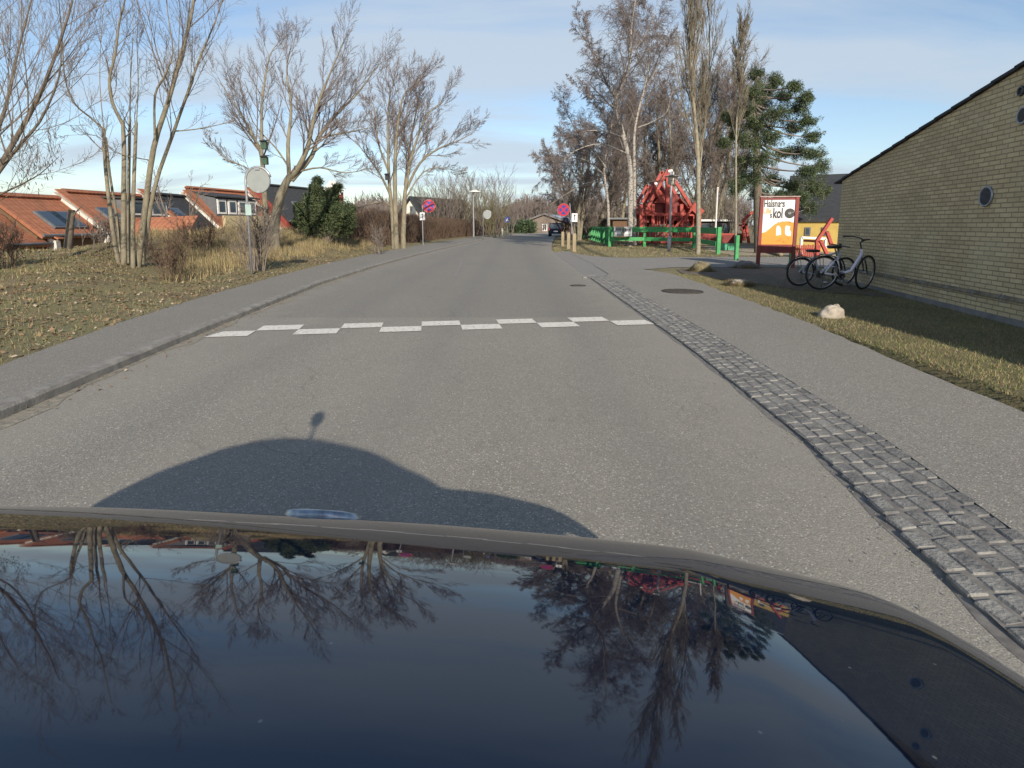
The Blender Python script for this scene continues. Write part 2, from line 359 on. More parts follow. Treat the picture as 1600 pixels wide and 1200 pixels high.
def ground_mat():
    m, t, b = newmat('winter_turf'); v = nd(t, 'ShaderNodeTexCoord').outputs['Object']
    c = mixc(t, ramp(t, noise(t, v, 1.4, 7, .75), .38, .62), (.15, .155, .06), (.23, .19, .09))
    c = mixc(t, ramp(t, noise(t, v, .32, 5, .6), .46, .58, 0, .85), c, (.12, .09, .055))
    c = mixc(t, ramp(t, noise(t, v, 26, 4, .8), .45, .62, 0, .6), c, (.31, .25, .14))
    c = mixc(t, ramp(t, noise(t, v, 60, 3, .8), .5, .62, 0, .6), c, (.055, .05, .025))
    t.links.new(c, b.inputs['Base Color']); b.inputs['Roughness'].default_value = .95; bumpn(t, noise(t, v, 30, 5, .8), .9, .03, b)
    return m
M['turf'] = ground_mat()
def car_paint():
    m, t, b = newmat('black_car_paint'); b.inputs['Roughness'].default_value = .5; b.inputs['Specular IOR Level'].default_value = 0
    b.inputs['Coat Weight'].default_value = 1; b.inputs['Coat Roughness'].default_value = .025; b.inputs['Coat IOR'].default_value = 1.6
    v = nd(t, 'ShaderNodeTexCoord').outputs['Object']
    vo = nd(t, 'ShaderNodeTexVoronoi'); t.links.new(v, vo.inputs['Vector']); vo.inputs['Scale'].default_value = 26
    t.links.new(mixc(t, ramp(t, vo.outputs['Distance'], .055, .03), mixc(t, ramp(t, noise(t, v, 5, 4, .6), .4, .7), (.006, .014, .034), (.009, .018, .036)), (.14, .14, .14)), b.inputs['Base Color'])
    bumpn(t, noise(t, v, 7, 2, .5), .025, .01, b); nb_ = [n for n in t.nodes if n.type == 'BUMP'][0]; t.links.new(nb_.outputs[0], b.inputs['Coat Normal'])
    return m
M['paint'] = car_paint()

# ------------------------------------------------------------------ setting: edges (X as function of Y)
def interp(tab, y): return float(np.interp(y, [a for a, _ in tab], [b for _, b in tab]))
KERB = [(-8, -3.0), (3.6, -3.62), (7, -3.98), (12.5, -4.43), (18, -4.5), (25, -4.3), (34, -3.85), (43, -3.2), (55, -2.4), (72, -.9), (85, 3), (100, 11), (120, 26)]
WALK = [(-8, -4.0), (4.8, -4.70), (7, -5.2), (9.4, -5.55), (14, -6.0), (18, -6.25), (25, -6.35), (34, -6.1), (43, -5.5), (55, -4.6), (72, -2.6), (85, 1), (100, 9), (120, 24)]
REDGE = [(-8, 1.55), (1.7, 1.66), (3.2, 1.86), (5.8, 1.97), (30, 2.15), (40, 2.9), (55, 4.2), (72, 5.8), (85, 9.5), (100, 17), (120, 32)]
def smooth(t): t = max(0, min(1, t)); return t * t * (3 - 2 * t)
CREST = [(-8, .35), (8, .40), (14, .58), (18, .76), (24, 1.05), (32, .95), (45, .7), (70, .3), (120, 0)]
LOWZ = [(-8, -2.2), (30, -2.0), (45, -1.2), (65, -.4), (120, -.2)]
def gz(x, y):
    uL = interp(WALK, y) - x
    if uL > 0:
        c = interp(CREST, y); lo_ = interp(LOWZ, y)
        z = .07 + (c - .07) * smooth(uL / 6.0)
        z = z + (lo_ - c) * smooth((uL - 7.0) / 9.0)
        if uL < 16: z += .07 * math.sin(x * 1.7 + y * .9) * smooth(uL / 2) + .03 * math.sin(x * 4.1 - y * 3.3) * smooth(uL / 2) + .04 * math.sin(x * .8 - y * 2.1) * smooth(uL / 2)
        return z
    uR = x - interp(REDGE, y)
    if uR > 2.0: return .055 + .004 * math.sin(x * 1.3) * math.sin(y * .7) * smooth((uR - 2.2))
    return -.06
# terrain, one sheet to the horizon
Ys = sorted(set([-60, -30, -15] + [round(-8 + .5 * i, 2) for i in range(0, 90)] + list(range(37, 120, 2)) + [125, 140, 160, 200, 260, 350, 500, 800, 1500, 3000]))
uLs = [0, .04, .25, .5, .8, 1.2, 1.6, 2, 2.5, 3, 3.5, 4, 4.5, 5, 5.5, 6, 6.5, 7, 7.5, 8, 9, 10, 11, 12, 13, 14, 15, 16, 18, 22, 30, 45, 70, 120, 250, 600, 2500]
uRs = [.05, .3, 1.9, 2.0, 2.05, 2.3, 2.7, 3, 3.5, 4, 4.5, 5, 5.5, 6, 7, 8, 9, 10, 12, 14, 17, 20, 25, 30, 40, 60, 100, 200, 600, 2500]
b = MB(); vs = []; nrow = 0
for y in Ys:
    yy = min(y, 120)
    l, r_ = interp(WALK, yy), interp(REDGE, yy)
    xs = [l - u for u in reversed(uLs)] + [l + .08, (l + r_) / 2] + [r_ + u for u in uRs]
    nrow = len(xs)
    for i, x in enumerate(xs):
        if i < len(uLs): z = gz(x, yy) if uLs[len(uLs) - 1 - i] > 0 else .07
        elif i < len(uLs) + 2: z = -.06
        else: z = gz(x, yy)
        if y > 120: z = z * (1 - smooth((y - 120) / 80)) if y < 400 else z * 0
        if y > 120 and len(uLs) - 1 < i < len(uLs) + 5: z = -.02
        vs.append((x, y, z))
fs = [(j * nrow + i, j * nrow + i + 1, (j + 1) * nrow + i + 1, (j + 1) * nrow + i) for j in range(len(Ys) - 1) for i in range(nrow - 1)]
b.add(vs, fs); struct(b.build('ground', M['turf'], smooth=True))

def strip(name, fa, fb, z, m, y0, y1, step=.5, cols=1, jit=0, zf=None, side=None):
    rr = random.Random(5); b = MB(); vs = []; n = int((y1 - y0) / step) + 1
    for j in range(n):
        y = y0 + (y1 - y0) * j / (n - 1); a, c = fa(y), fb(y)
        for i in range(cols + 1):
            x = a + (c - a) * i / cols
            if jit and i in ((0, cols) if side is None else (side,)): x += rr.uniform(-jit, jit)
            vs.append((x, y, zf(i / cols) if zf else z))
    b.add(vs, [(j * (cols + 1) + i, j * (cols + 1) + i + 1, (j + 1) * (cols + 1) + i + 1, (j + 1) * (cols + 1) + i) for j in range(n - 1) for i in range(cols)])
    return struct(b.build(name, m))
K = lambda y: interp(KERB, y); W_ = lambda y: interp(WALK, y); E = lambda y: interp(REDGE, y)
ro = strip('road', K, lambda y: E(y) + .02, 0, M['road'], -8, 120, .5, 30)
at = ro.data.attributes.new('edge', 'FLOAT', 'POINT')
at.data.foreach_set('value', [max(0, 1 - min((i % 31), 30 - (i % 31)) / 4.5) for i in range(len(ro.data.vertices))])
strip('gutter_grit', K, lambda y: K(y) + .10 + .05 * math.sin(y * 2.1) + .04 * math.sin(y * 5.3), .003, M['grit'], -8, 100, .2, 1, .03)
strip('sidewalk', lambda y: W_(y) - .02, lambda y: K(y) - .115, .078, M['walk'], -8, 118, .4, 1, .02)
# kerb with worn top edge
rr = random.Random(2); b = MB(); vs = []; ys = [-8 + .25 * i for i in range(int(126 / .25))]
for y in ys:
    k = K(y); j = rr.uniform(-.008, .008)
    vs += [(k - .125, y, .06), (k - .12, y, .086 + j / 2), (k - .02 + j, y, .082 + j), (k + .005 + j, y, .06 + j), (k + .012, y, -.03)]
b.add(vs, [(j * 5 + i, j * 5 + i + 1, (j + 1) * 5 + i + 1, (j + 1) * 5 + i) for j in range(len(ys) - 1) for i in range(4)])
struct(b.build('kerb', M['kerb']))
# granite sett strip
SW = .46
strip('sett_bed', E, lambda y: E(y) + SW + .01, 0, M['joint'], -6, 14.2, .4, 2, 0, lambda s: .0235 + .046 * s)
strip('joint_sand', lambda y: E(y) - .035 - .02 * math.sin(y * 7.1) * math.sin(y * 2.3), lambda y: E(y) + .012, 0, M['joint'], -2, 14, .12, 2, 0, lambda s_: .0015 + .014 * s_)
rr = random.Random(8); b = MB()
for row in range(5):
    y = -5.5 + rr.random() * .1
    while y < 14.0:
        L = rr.uniform(.095, .165); wd = SW / 5
        xc = E(y) + wd * (row + .5) + rr.uniform(-.008, .008)
        h = .030 + .046 * (row + .5) / 5 + rr.uniform(-.0045, .0015)
        rot = Matrix.Rotation(rr.uniform(-.09, .09), 3, 'Z') @ Matrix.Rotation(rr.uniform(-.03, .03), 3, 'X') @ Matrix.Rotation(-.09 + rr.uniform(-.03, .03), 3, 'Y') @ Matrix.Identity(3)
        b.box((xc, y + L / 2, h - .05), (wd - .007 - rr.random() * .012, L - .008 - rr.random() * .014, .1), rot, 0, .008)
        y += L
# rounded corner of setts at the drive
for k in range(12):
    t = k / 11; a = Vector((2.0 + .1 * t, 14.1, 0)); 
    for j in range(3):
        ang = t * 1.4; rad = .22 + .15 * j
        b.box((2.62 - (rad + .2) * math.cos(ang), 14.1 + (rad + .2) * math.sin(ang) * 1.3, -.022), (.12, .10, .1), Matrix.Rotation(-ang, 3, 'Z'), 0, .018)
struct(b.build('sett_kerb', M['sett']))
# footpath right
PEDGE = [(-6, 3.0), (3.6, 3.55), (7.4, 4.0), (12, 4.25), (14.6, 4.3), (16.2, 3.9), (16.6, 3.1)]
strip('footpath', lambda y: E(y) + SW - .03 if y < 14.2 else E(y) + SW - .03 + (y - 14.2) * .35, lambda y: interp(PEDGE, y), .073, M['path'], -6, 16.5, .25, 2, .03, side=2)
# forecourt gravel and playground sand
def blob(name, pts, z, m, jit=.08, step=.3, seed=1):
    rr = random.Random(seed); out = []
    for i in range(len(pts)):
        a = Vector(pts[i]); c = Vector(pts[(i + 1) % len(pts)]); n = max(1, int((c - a).length / step))
        for k in range(n):
            q = a + (c - a) * k / n; out.append((q.x + rr.uniform(-jit, jit), q.y + rr.uniform(-jit, jit), z))
    b = MB(); b.add(out, [tuple(range(len(out)))]); return struct(b.build(name, m))
strip('driveway_ramp', lambda y: E(y) - .04, lambda y: E(y) + .75, 0, M['gravel'], 13.9, 27.5, .4, 3, 0, lambda s_: .003 + .064 * s_)
blob('driveway', [(2.6, 13.9), (3.3, 14.4), (3.6, 16.0), (5, 16.9), (7, 17.2), (9.5, 17.0), (13, 15.5), (40, 15), (40, 22.3), (16, 22.4), (9, 22.6), (6.2, 22.2), (4.6, 21.6), (3.4, 23), (2.75, 25.5), (2.75, 20)], .066, M['gravel'], .06)
blob('playground_sand', [(9.4, 23.4), (14, 22.9), (40, 22.9), (40, 34), (20, 36), (12, 34), (10, 28)], .075, M['sand'], .15, .5, 3)
blob('bare_soil', [(4.7, 14.9), (5.2, 12.6), (6.0, 10.6), (6.9, 9.8), (7.4, 11.5), (7.6, 13.4), (9.0, 15.4), (8.6, 16.8), (6.2, 17.0), (5.0, 16.3)], .0695, M['dirt'], .12, .25, 4)
# markings of the speed bump, two staggered rows
A0, A1 = Vector((-3.86, 6.86)), Vector((1.93, 7.75)); dv = (A1 - A0) / 11; nv = Vector((-dv.y, dv.x)).normalized()
b = MB()
for k in range(11):
    a = A0 + dv * k; c = a + dv
    o0 = -.32 if k % 2 == 0 else .03
    sh = Vector((.0, 0))
    q = [a + nv * o0, c + nv * o0, c + nv * (o0 + .35), a + nv * (o0 + .35)]
    if k == 0: q[3] = q[3] + dv * .25; q[0] = q[0] + dv * .05
    b.add([(p_.x, p_.y, .008) for p_ in q], [(0, 1, 2, 3)])
struct(b.build('road_marking', M['paint_w']))
b = MB(); ga, gb = G(712, 432), G(722, 405)
b.add([(ga.x - .05, ga.y, .005), (ga.x + .05, ga.y, .005), (gb.x + .05, gb.y, .005), (gb.x - .05, gb.y, .005)], [(0, 1, 2, 3)])
struct(b.build('faint_centre_line', mat('faint_line', (.22, .21, .19), (.18, .17, .155), 9)))

# manhole covers
def manhole(px, py, rad, label):
    g = G(px, py, .08); o = MB()
    o.lathe([(0, .006), (rad * .9, .006), (rad * .92, .0), (rad, .0), (rad, .008), (rad * 1.04, .008), (rad * 1.04, -.03)], n=36)
    for i in range(-5, 6):
        for j in range(-5, 6):
            x, y = i * rad * .15, j * rad * .15
            if math.hypot(x, y) < rad * .82: o.box((x, y, .009), (rad * .10, rad * .10, .008))
    T(o.build('manhole_cover', M['iron'], loc=(g.x, g.y, .078 if g.x > 2.4 else .004)), label, 'manhole cover')
manhole(1066, 455, .38, 'large round rusty manhole cover set in the pale right footpath')
manhole(903, 441, .17, 'small dark drain cover at the right edge of the road')

# ------------------------------------------------------------------ our own car: bonnet in front, rest behind
CA = R(-6); car = thing('parked_car', (-.45, 0, 0), 'glossy black car whose bonnet fills the bottom of the picture', 'car', rotz=CA)
HW = 1.03
def nosey(x): return 1.106 - .03 * abs(x / HW) ** 2.2 - .01 * abs(x / HW) ** 8
def hoodz(x, y):
    t = max(0, nosey(x) - y); e = abs(x) / HW
    z = .648 + .16 * (1 - math.exp(-t / .10)) + .40 * t - .175 * t * t
    z -= .03 * e ** 2 + .05 * max(0, (e - .86) / .14) ** 2
    q_ = abs(x) - .64                                   # crease: the shoulder falls away outside it
    z -= .115 * (q_ + math.sqrt(q_ * q_ + .0004)) / 2
    return z
b = MB(); nx, ny = 90, 70; vs = []
for j in range(ny + 1):
    s = (j / ny) ** 1.8
    for i in range(nx + 1):
        x = -HW + 2 * HW * i / nx; y = nosey(x) - s * (nosey(x) - .24); vs.append((x, y, hoodz(x, y)))
b.add(vs, [(j * (nx + 1) + i, (j + 1) * (nx + 1) + i, (j + 1) * (nx + 1) + i + 1, j * (nx + 1) + i + 1) for j in range(ny) for i in range(nx)])
hood = b.build('bonnet', M['paint'], car, smooth=True)
def body_ring(y, z0, z1, hw, tw):                        # cross-section
    return [(-hw, y, z0), (-hw, y, z0 + (z1 - z0) * .45), (-hw * .99, y, z0 + (z1 - z0) * .6), (-tw, y, z1 - .03), (-tw * .85, y, z1), (tw * .85, y, z1), (tw, y, z1 - .03), (hw * .99, y, z0 + (z1 - z0) * .6), (hw, y, z0 + (z1 - z0) * .45), (hw, y, z0)]
b = MB(); secs = [(1.08, .28, .50, .55, .50), (1.0, .22, .56, .66, .60), (.9, .18, .62, .82, .74), (.5, .18, .76, .92, .84), (.15, .18, .88, .92, .85), (-1.0, .18, .96, .95, .90), (-2.6, .18, .98, .94, .88), (-3.1, .25, .92, .90, .84), (-3.25, .35, .75, .84, .78)]
for s_ in secs: b.v += body_ring(*s_)
n = 10
for j in range(len(secs) - 1): b.f += [(j * n + k, j * n + k + 1, (j + 1) * n + k + 1, (j + 1) * n + k) for k in range(n - 1)]
b.f += [tuple(range(n)), tuple(range((len(secs) - 1) * n + n - 1, (len(secs) - 1) * n - 1, -1))]; b.m = [0] * len(b.f)
b.build('body', M['paint'], car, smooth=False)
b = MB(); vs = []; prof = [(.24, .985, .97), (.0, 1.22, .97), (-.13, 1.42, 1.04), (-.22, 1.56, .95), (-.30, 1.68, .78), (-.42, 1.76, .60), (-1.0, 1.77, .60), (-1.9, 1.74, .60), (-2.5, 1.60, .66), (-2.9, 1.1, .80)]; NA = 20  # unseen cabin, outline shaped for the domed shadow it throws on the road
for (y, z, tw) in prof:
    vs.append((-.90, y, .88))
    for k in range(NA + 1):
        t = PI * k / NA; cx = math.cos(t); vs.append((-.05 - tw * math.copysign(abs(cx) ** .8, cx), y, .95 + (z - .95) * math.sin(t) ** .55))
    vs.append((.90, y, .88))
NN = NA + 3
b.add(vs, [(j * NN + k, j * NN + k + 1, (j + 1) * NN + k + 1, (j + 1) * NN + k) for j in range(len(prof) - 1) for k in range(NN - 1)])
b.build('cabin', M['paint'], car, smooth=True)
b = MB(); b.add([(-.60, .20, 1.04), (.60, .20, 1.04), (.45, -.16, 1.435), (-.45, -.16, 1.435)], [(0, 1, 2, 3)]); b.build('windscreen', M['glass'], car)
for sx_ in (-1, 1):
    for yy in (.55, -2.35):
        b = MB(); b.disc((0, 0, 0), .30, .20, (1, 0, 0)); wl = b.build('wheel', M['rubber'], car, loc=(sx_ * .80, yy - .05, .30))
b = MB(); b.tube([(0, -.40, 1.70), (0, -.42, 1.87)], .011, 6); b.lathe([(0, 1.85), (.03, 1.855), (.045, 1.89), (.045, 1.94), (.025, 1.97), (0, 1.975)], (0, -.42, 0), 10)
b.build('roof_stalk', M['dark'], car, loc=(.0, .04, 0))
# badge at the nose
b = MB(); vs = []; n = 24
for k, (s_, h) in enumerate(((1, 0), (.9, .010), (.55, .014), (0.01, .015))):
    for i in range(n):
        t = 2 * PI * i / n; x = .075 * s_ * math.cos(t); y = nosey(0) - .155 + .035 * s_ * math.sin(t); vs.append((x, y, hoodz(0, y) + h))
b.add(vs, [(k * n + i, k * n + (i + 1) % n, (k + 1) * n + (i + 1) % n, (k + 1) * n + i) for k in range(3) for i in range(n)]); b.build('badge', mat('badge_chrome', (.50, .53, .55), (.25, .28, .30), 40, .32, metal=.8), car, smooth=True)

# ------------------------------------------------------------------ yellow brick building at the right
C0 = P(1303, 441, 13.1); C0.z = .0; N0 = P(1600, 520, 6.93); N0.z = 0
wd = (N0 - C0); wl = wd.length; wd.normalize(); wn_ = Vector((-wd.y, wd.x, 0))      # wn_ should point right (+x)
if wn_.x < 0: wn_ = -wn_
eaveZ = P(1303, 283, 13.1).z; nearZ = P(1600, 104, 6.93).z
_d = ray(1600, 101); _n = Vector((-wd.y, wd.x, 0)); _t = (C0 - Vector((0, 0, CH))).dot(_n) / _d.dot(_n); _q = Vector((0, 0, CH)) + _d * _t
slope = (_q.z - .03 - eaveZ) / (_q - C0).dot(wd); rs_ = (_q - C0).dot(wd) + .35; ridgeZ = eaveZ + slope * rs_
ang = math.atan2(wd.y, wd.x)
bld = thing('brick_building', (C0.x, C0.y, 0), 'yellow brick building with a plain gable wall and dark roof edge at the right', 'building', rotz=ang)
# local: +x along the wall towards the viewer, local y: building interior side
side = 1 if (Matrix.Rotation(ang, 3, 'Z') @ Vector((0, 1, 0))).x > 0 else -1
L2 = 2 * rs_; D_ = 9.0
b = MB()
b.prism([(0, 0, .42), (L2, 0, .42), (L2, 0, 1.6), (rs_, 0, ridgeZ), (0, 0, eaveZ)], (0, side * D_, 0)); b.build('gable_wall', M['brick'], bld)  # unseen near end drops low, shaped so its shadow leaves a sunlit grass strip
b = MB(); b.prism([(.0, 0, -.3), (L2, 0, -.3), (L2, 0, .355), (.0, 0, .355)], (0, side * D_, 0)); b.v = [(x, y - side * (.022 if abs(y) < .1 else 0), z) for x, y, z in b.v]; b.build('plinth', M['brick'], bld)
b = MB(); b.prism([(-.004, -side * .034, .355), (L2, -side * .034, .355), (L2, -side * .032, .385), (L2, side * .01, .42), (-.004, side * .01, .42), (-.004, -side * .032, .385)][:2] + [(L2, -side * .034, .375), (-.004, -side * .034, .375)], (0, side * .1, .0))
b.add([(-.004, -side * .034, .375), (L2, -side * .034, .375), (L2, side * .0, .42), (-.004, side * .0, .42)], [(0, 1, 2, 3)])
b.build('coping', mat('mossy_coping', (.26, .21, .13), (.15, .12, .08), 9, .9, .5, 40), bld)
# pale render band low on the plinth
b = MB(); b.box((L2 / 2, -side * .026, .02), (L2, .008, .24)); b.build('base_render', mat('grey_render', (.25, .23, .21), (.17, .16, .145), 4, .9, .3, 20), bld)
# roof planes (tile courses stepped at the verge)
b = MB(); n = 14
for sgn in (0, 1):
    for k in range(n):
        x0 = (rs_ + .35) * k / n - .35; x1 = (rs_ + .35) * (k + 1) / n - .35 + .05
        z0 = eaveZ + slope * x0 + .05; z1 = eaveZ + slope * x1 + .045
        if sgn:
            s2 = (ridgeZ - 1.6) / (L2 - rs_); z0 = 1.65 + s2 * (x0 + .0); z1 = 1.645 + s2 * x1; x0, x1 = L2 - x0, L2 - x1
        b.add([(x0, -side * .05, z0 + .010), (x1, -side * .05, z1), (x1, side * D_, z1), (x0, side * D_, z0 + .010), (x0, -side * .05, z0 - .03), (x1, -side * .05, z1 - .045), (x1, side * D_, z1 - .045), (x0, side * D_, z0 - .03)],
              [(0, 1, 2, 3), (4, 7, 6, 5), (0, 4, 5, 1), (0, 3, 7, 4), (1, 5, 6, 2)])
b.build('roof', M['slate'], bld)
def wall_pt(px, py):                                     # local wall coordinate seen at a pixel
    d = ray(px, py); o_ = Vector((0, 0, CH)); nrm = wn_; t = (C0 - o_).dot(nrm) / d.dot(nrm); q = o_ + d * t
    return (q - C0).dot(wd), q.z
for (px, py, rad, lab) in ((1542, 307, .135, None), (1600, 180, .10, None)):
    s_, z_ = wall_pt(px, py); b = MB(); b.ring((s_, -side * .012, z_), rad, .016, (0, 1, 0)); v_ = b.build('vent_ring', M['galv'], bld, smooth=True)
    b = MB(); b.disc((s_, -side * .004, z_), rad, .008, mi=0)
    for k in range(-6, 7):
        h = rad * .92 * k / 6.6; wdt = 2 * math.sqrt(max(0, (rad * .93) ** 2 - h * h))
        if wdt > .02: b.box((s_, -side * .016, z_ + h), (wdt, .014, rad * .075), Matrix.Rotation(side * .5, 3, 'X'), 1)
    b.build('vent_louvre', [M['dark'], M['zinc']], bld)
s_, z_ = wall_pt(1597, 142); b = MB(); b.ring((s_, -side * .01, z_), .05, .02, (0, 1, 0)); b.disc((s_, -side * .006, z_), .05, .006); b.build('wall_hole', M['dark'], bld)
# loops of bent steel above the plinth
rr = random.Random(4)
for k in range(11):
    s_ = .9 + k * .62 + rr.uniform(-.08, .08); b = MB()
    for q in (0, .07):
        b.tube([(s_ + q, 0, .40), (s_ + q + .01, -side * .10, .44), (s_ + q + .03, -side * .15, .40), (s_ + q + .045, -side * .11, .34), (s_ + q + .05, -side * .05, .33)], .005, 5)
    b.build('wall_loop', M['galv'], bld)
T(bld, bld['label'], 'building')

# ------------------------------------------------------------------ bicycles
def bicycle(p_rear, p_front, label, frame, scale=1.0, lean=R(5), oval=False, paint2=None, handle='city', steer_=R(10)):
    p_rear = Vector(p_rear); p_front = Vector(p_front); d = p_front - p_rear; a = math.atan2(d.y, d.x); wb = d.length
    o = thing('bicycle', (p_rear.x, p_rear.y, p_rear.z), label, 'bicycle', 'bicycles leaning by the brick wall'); o.rotation_euler = (lean, 0, a)
    rw = .335 * scale
    for nm, x, steer in (('rear_wheel', 0, 0), ('front_wheel', wb, steer_)):
        we = MB(); we.ring((0, 0, 0), rw, .019, (0, 1, 0), 40, 8); wo_ = we.build(nm, M['rubber'], o, smooth=True, loc=(x, 0, rw + .02)); wo_.rotation_euler[2] = steer
        b = MB(); b.ring((0, 0, 0), rw - .026, .010, (0, 1, 0), 40, 6); b.build('rim', M['chrome'], wo_, smooth=True)
        b = MB()
        for k in range(24):
            t = 2 * PI * k / 24; e = Vector((math.cos(t + .1), 0, math.sin(t + .1))); f_ = Vector((math.cos(t), 0, math.sin(t)))
            b.tube([f_ * .018 + Vector((0, .018 * (-1) ** k, 0)), e * (rw - .03)], .0014, 3, caps=False)
        b.tube([(0, -.04, 0), (0, .04, 0)], .022, 10); b.build('spokes', M['chrome'], wo_)
    z0 = rw + .02; bb = Vector((.42 * wb, 0, z0 - .06)); sx2 = bb + Vector((-.13, 0, .40)) * scale; seat = bb + Vector((-.20, 0, .58)) * scale
    hd0 = Vector((wb - .10, 0, z0 + .30 * scale)); hd1 = Vector((wb - .16, 0, z0 + .48 * scale)); fa = Vector((wb, 0, z0)); ra = Vector((0, 0, z0))
    b = MB(); b.tube([bb, sx2], .022, 8)
    if handle == 'city':
        b.tube([hd0 + (hd1 - hd0) * .5, bb + Vector((.22, 0, .10)) * scale, bb + Vector((.06, 0, .045)), bb + (sx2 - bb) * .12], [.030, .030, .027, .024], 10)
    else:
        b.tube([hd1, sx2 + Vector((0, 0, -.02))], .018, 8); b.tube([hd0, bb], .021, 8)
    b.tube([hd0, hd1], .02, 8)
    for s_ in (-1, 1):
        b.tube([sx2 + Vector((0, s_ * .02, -.03)), ra + Vector((0, s_ * .06, 0))], .012, 6); b.tube([bb + Vector((0, s_ * .03, 0)), ra + Vector((0, s_ * .06, 0))], .013, 6)
    b.build('frame', frame, o, smooth=True)
    b = MB()
    for s_ in (-1, 1): b.tube([hd0 + Vector((0, s_ * .045, 0)), (hd0 + fa) / 2 + Vector((.012, s_ * .05, 0)), fa + Vector((0, s_ * .05, 0))], [.015, .014, .009], 6)
    b.tube([hd0 + Vector((0, -.05, 0)), hd0 + Vector((0, .05, 0))], .014, 6); b.build('fork', M['dark'], o, smooth=True)
    b = MB(); b.tube([sx2, seat], .013, 8); b.build('seat_post', M['chrome'], o)
    b = MB(); q = seat
    prof = [(-.13, .075, .01), (-.10, .085, .028), (-.02, .06, .03), (.07, .028, .028), (.14, .016, .018)]
    vs = []
    for (x, hw_, zz) in prof: vs += [q + Vector((x, -hw_, 0)), q + Vector((x, -hw_ * .7, zz)), q + Vector((x, hw_ * .7, zz)), q + Vector((x, hw_, 0)), q + Vector((x, 0, -.03))]
    b.add(vs, [(j * 5 + k, j * 5 + (k + 1) % 5, (j + 1) * 5 + (k + 1) % 5, (j + 1) * 5 + k) for j in range(4) for k in range(5)] + [(0, 1, 2, 3, 4), (24, 23, 22, 21, 20)])
    b.build('saddle', M['dark'], o, smooth=True)
    b = MB(); st = hd1 + (hd1 - hd0).normalized() * .14 * scale; b.tube([hd1, st, st + Vector((.06, 0, .03))], .013, 8)
    if handle == 'city':
        for s_ in (-1, 1): b.tube([st + Vector((.06, 0, .03)), st + Vector((.07, s_ * .10, .07)), st + Vector((.0, s_ * .24, .09)), st + Vector((-.17, s_ * .29, .08))], [.012, .012, .012, .017], 8)
    else: b.tube([st + Vector((.05, -.29, .02)), st + Vector((.07, 0, .02)), st + Vector((.05, .29, .02))], .014, 8)
    b.box(st + Vector((.09, .06, .03)), (.05, .04, .05), bev=.01); b.build('handlebar', M['dark'], o, smooth=False)
    b = MB(); b.ring(bb + Vector((0, -.05, 0)), .07, .008, (0, 1, 0), 24, 5); b.disc(bb + Vector((0, -.05, 0)), .055, .006)
    b.beam(bb + Vector((0, -.05, .07)), ra + Vector((0, -.05, .03)), .006); b.beam(bb + Vector((0, -.05, -.07)), ra + Vector((0, -.05, -.03)), .006); b.disc(ra + Vector((0, -.05, 0)), .035, .008); b.build('chain_drive', M['dark'], o)
    for s_ in (-1, 1):
        b = MB(); b.beam(bb + Vector((0, s_ * .07, 0)), bb + Vector((-s_ * .07, s_ * .08, s_ * .15)), .018); b.box(bb + Vector((-s_ * .08, s_ * .11, s_ * .155)), (.09, .08, .02)); b.build('pedal_crank', M['chrome'], o)
    b = MB(); b.tube([ra + Vector((.10, .07, -.02)), (.12 * scale, .16, .01)], .008, 5); b.build('kickstand', M['chrome'], o)
    for nm, x in (('rear_mudguard', 0),):
        b = MB(); vs = []
        for k in range(15):
            t = R(5 + 12 * k); e = Vector((math.cos(t), 0, math.sin(t))) * (rw + .04)
            vs += [Vector((x, -.024, z0)) + e, Vector((x, -.012, z0)) + e * 1.02, Vector((x, .012, z0)) + e * 1.02, Vector((x, .024, z0)) + e]
        b.add(vs, [(j * 4 + k, j * 4 + k + 1, (j + 1) * 4 + k + 1, (j + 1) * 4 + k) for j in range(14) for k in range(3)]); b.build(nm, M['dark'], o)
    b = MB(); b.beam(sx2 + Vector((-.02, 0, -.02)), Vector((-.12, 0, z0 + rw + .06)), .11, .012); b.beam(Vector((-.08, -.05, z0 + rw + .05)), ra + Vector((0, -.065, 0)), .008); b.beam(Vector((-.08, .05, z0 + rw + .05)), ra + Vector((0, .065, 0)), .008); b.build('luggage_rack', paint2 or M['chrome'], o)
    return o
g1 = G(1281, 453, .09); g2 = G(1343, 456, .09); dd = (g2 - g1); g2 = g1 + Vector((.88, .05, 0))
bicycle(g1, g2, 'lilac step-through bicycle with black handlebar standing in front of the other bicycle', M['lilac'], .98, R(6), steer_=R(27))
g3 = G(1248, 447, .09); bicycle(g3, g3 + Vector((.95, .06, 0)), 'smaller pale blue bicycle with low black saddle, behind the lilac one', M['sage'], .86, R(4), handle='flat')

# ------------------------------------------------------------------ school sign board
sb0 = G(1183.5, 421, 0); sb0.z = .055; sb1 = sb0 + Vector((1.02, -.12, 0)); Ysn = sb0.y
sa = math.atan2(sb1.y - sb0.y, sb1.x - sb0.x); sw = (sb1 - sb0).length
ztop = P(1185, 308, Ysn).z - .055; zb = P(1185, 385, Ysn).z - .055
sg = thing('school_sign', sb0, 'white and orange sign board reading Halsnæs Lilleskole between two dark red posts', 'sign', rotz=sa)
for x in (0, sw):
    b = MB(); b.box((x, 0, ztop / 2 - .1), (.10, .10, ztop + .2), bev=.006); b.build('post', M['post_red'], sg)
b = MB(); b.box((sw / 2, 0, ztop + .012), (sw + .14, .13, .03), bev=.005); b.build('cap', mat('cap_wood', (.45, .34, .30), (.33, .22, .2), 5), sg)
for z_, h_ in ((ztop - .05, .07), (zb - .07, .26)): b = MB(); b.box((sw / 2, 0, z_), (sw - .1, .045, h_)); b.build('crossboard', M['post_red'], sg)
x0, x1 = .05, sw - .05; bz0, bz1 = zb + .06, ztop - .085; bw = x1 - x0; bh = bz1 - bz0
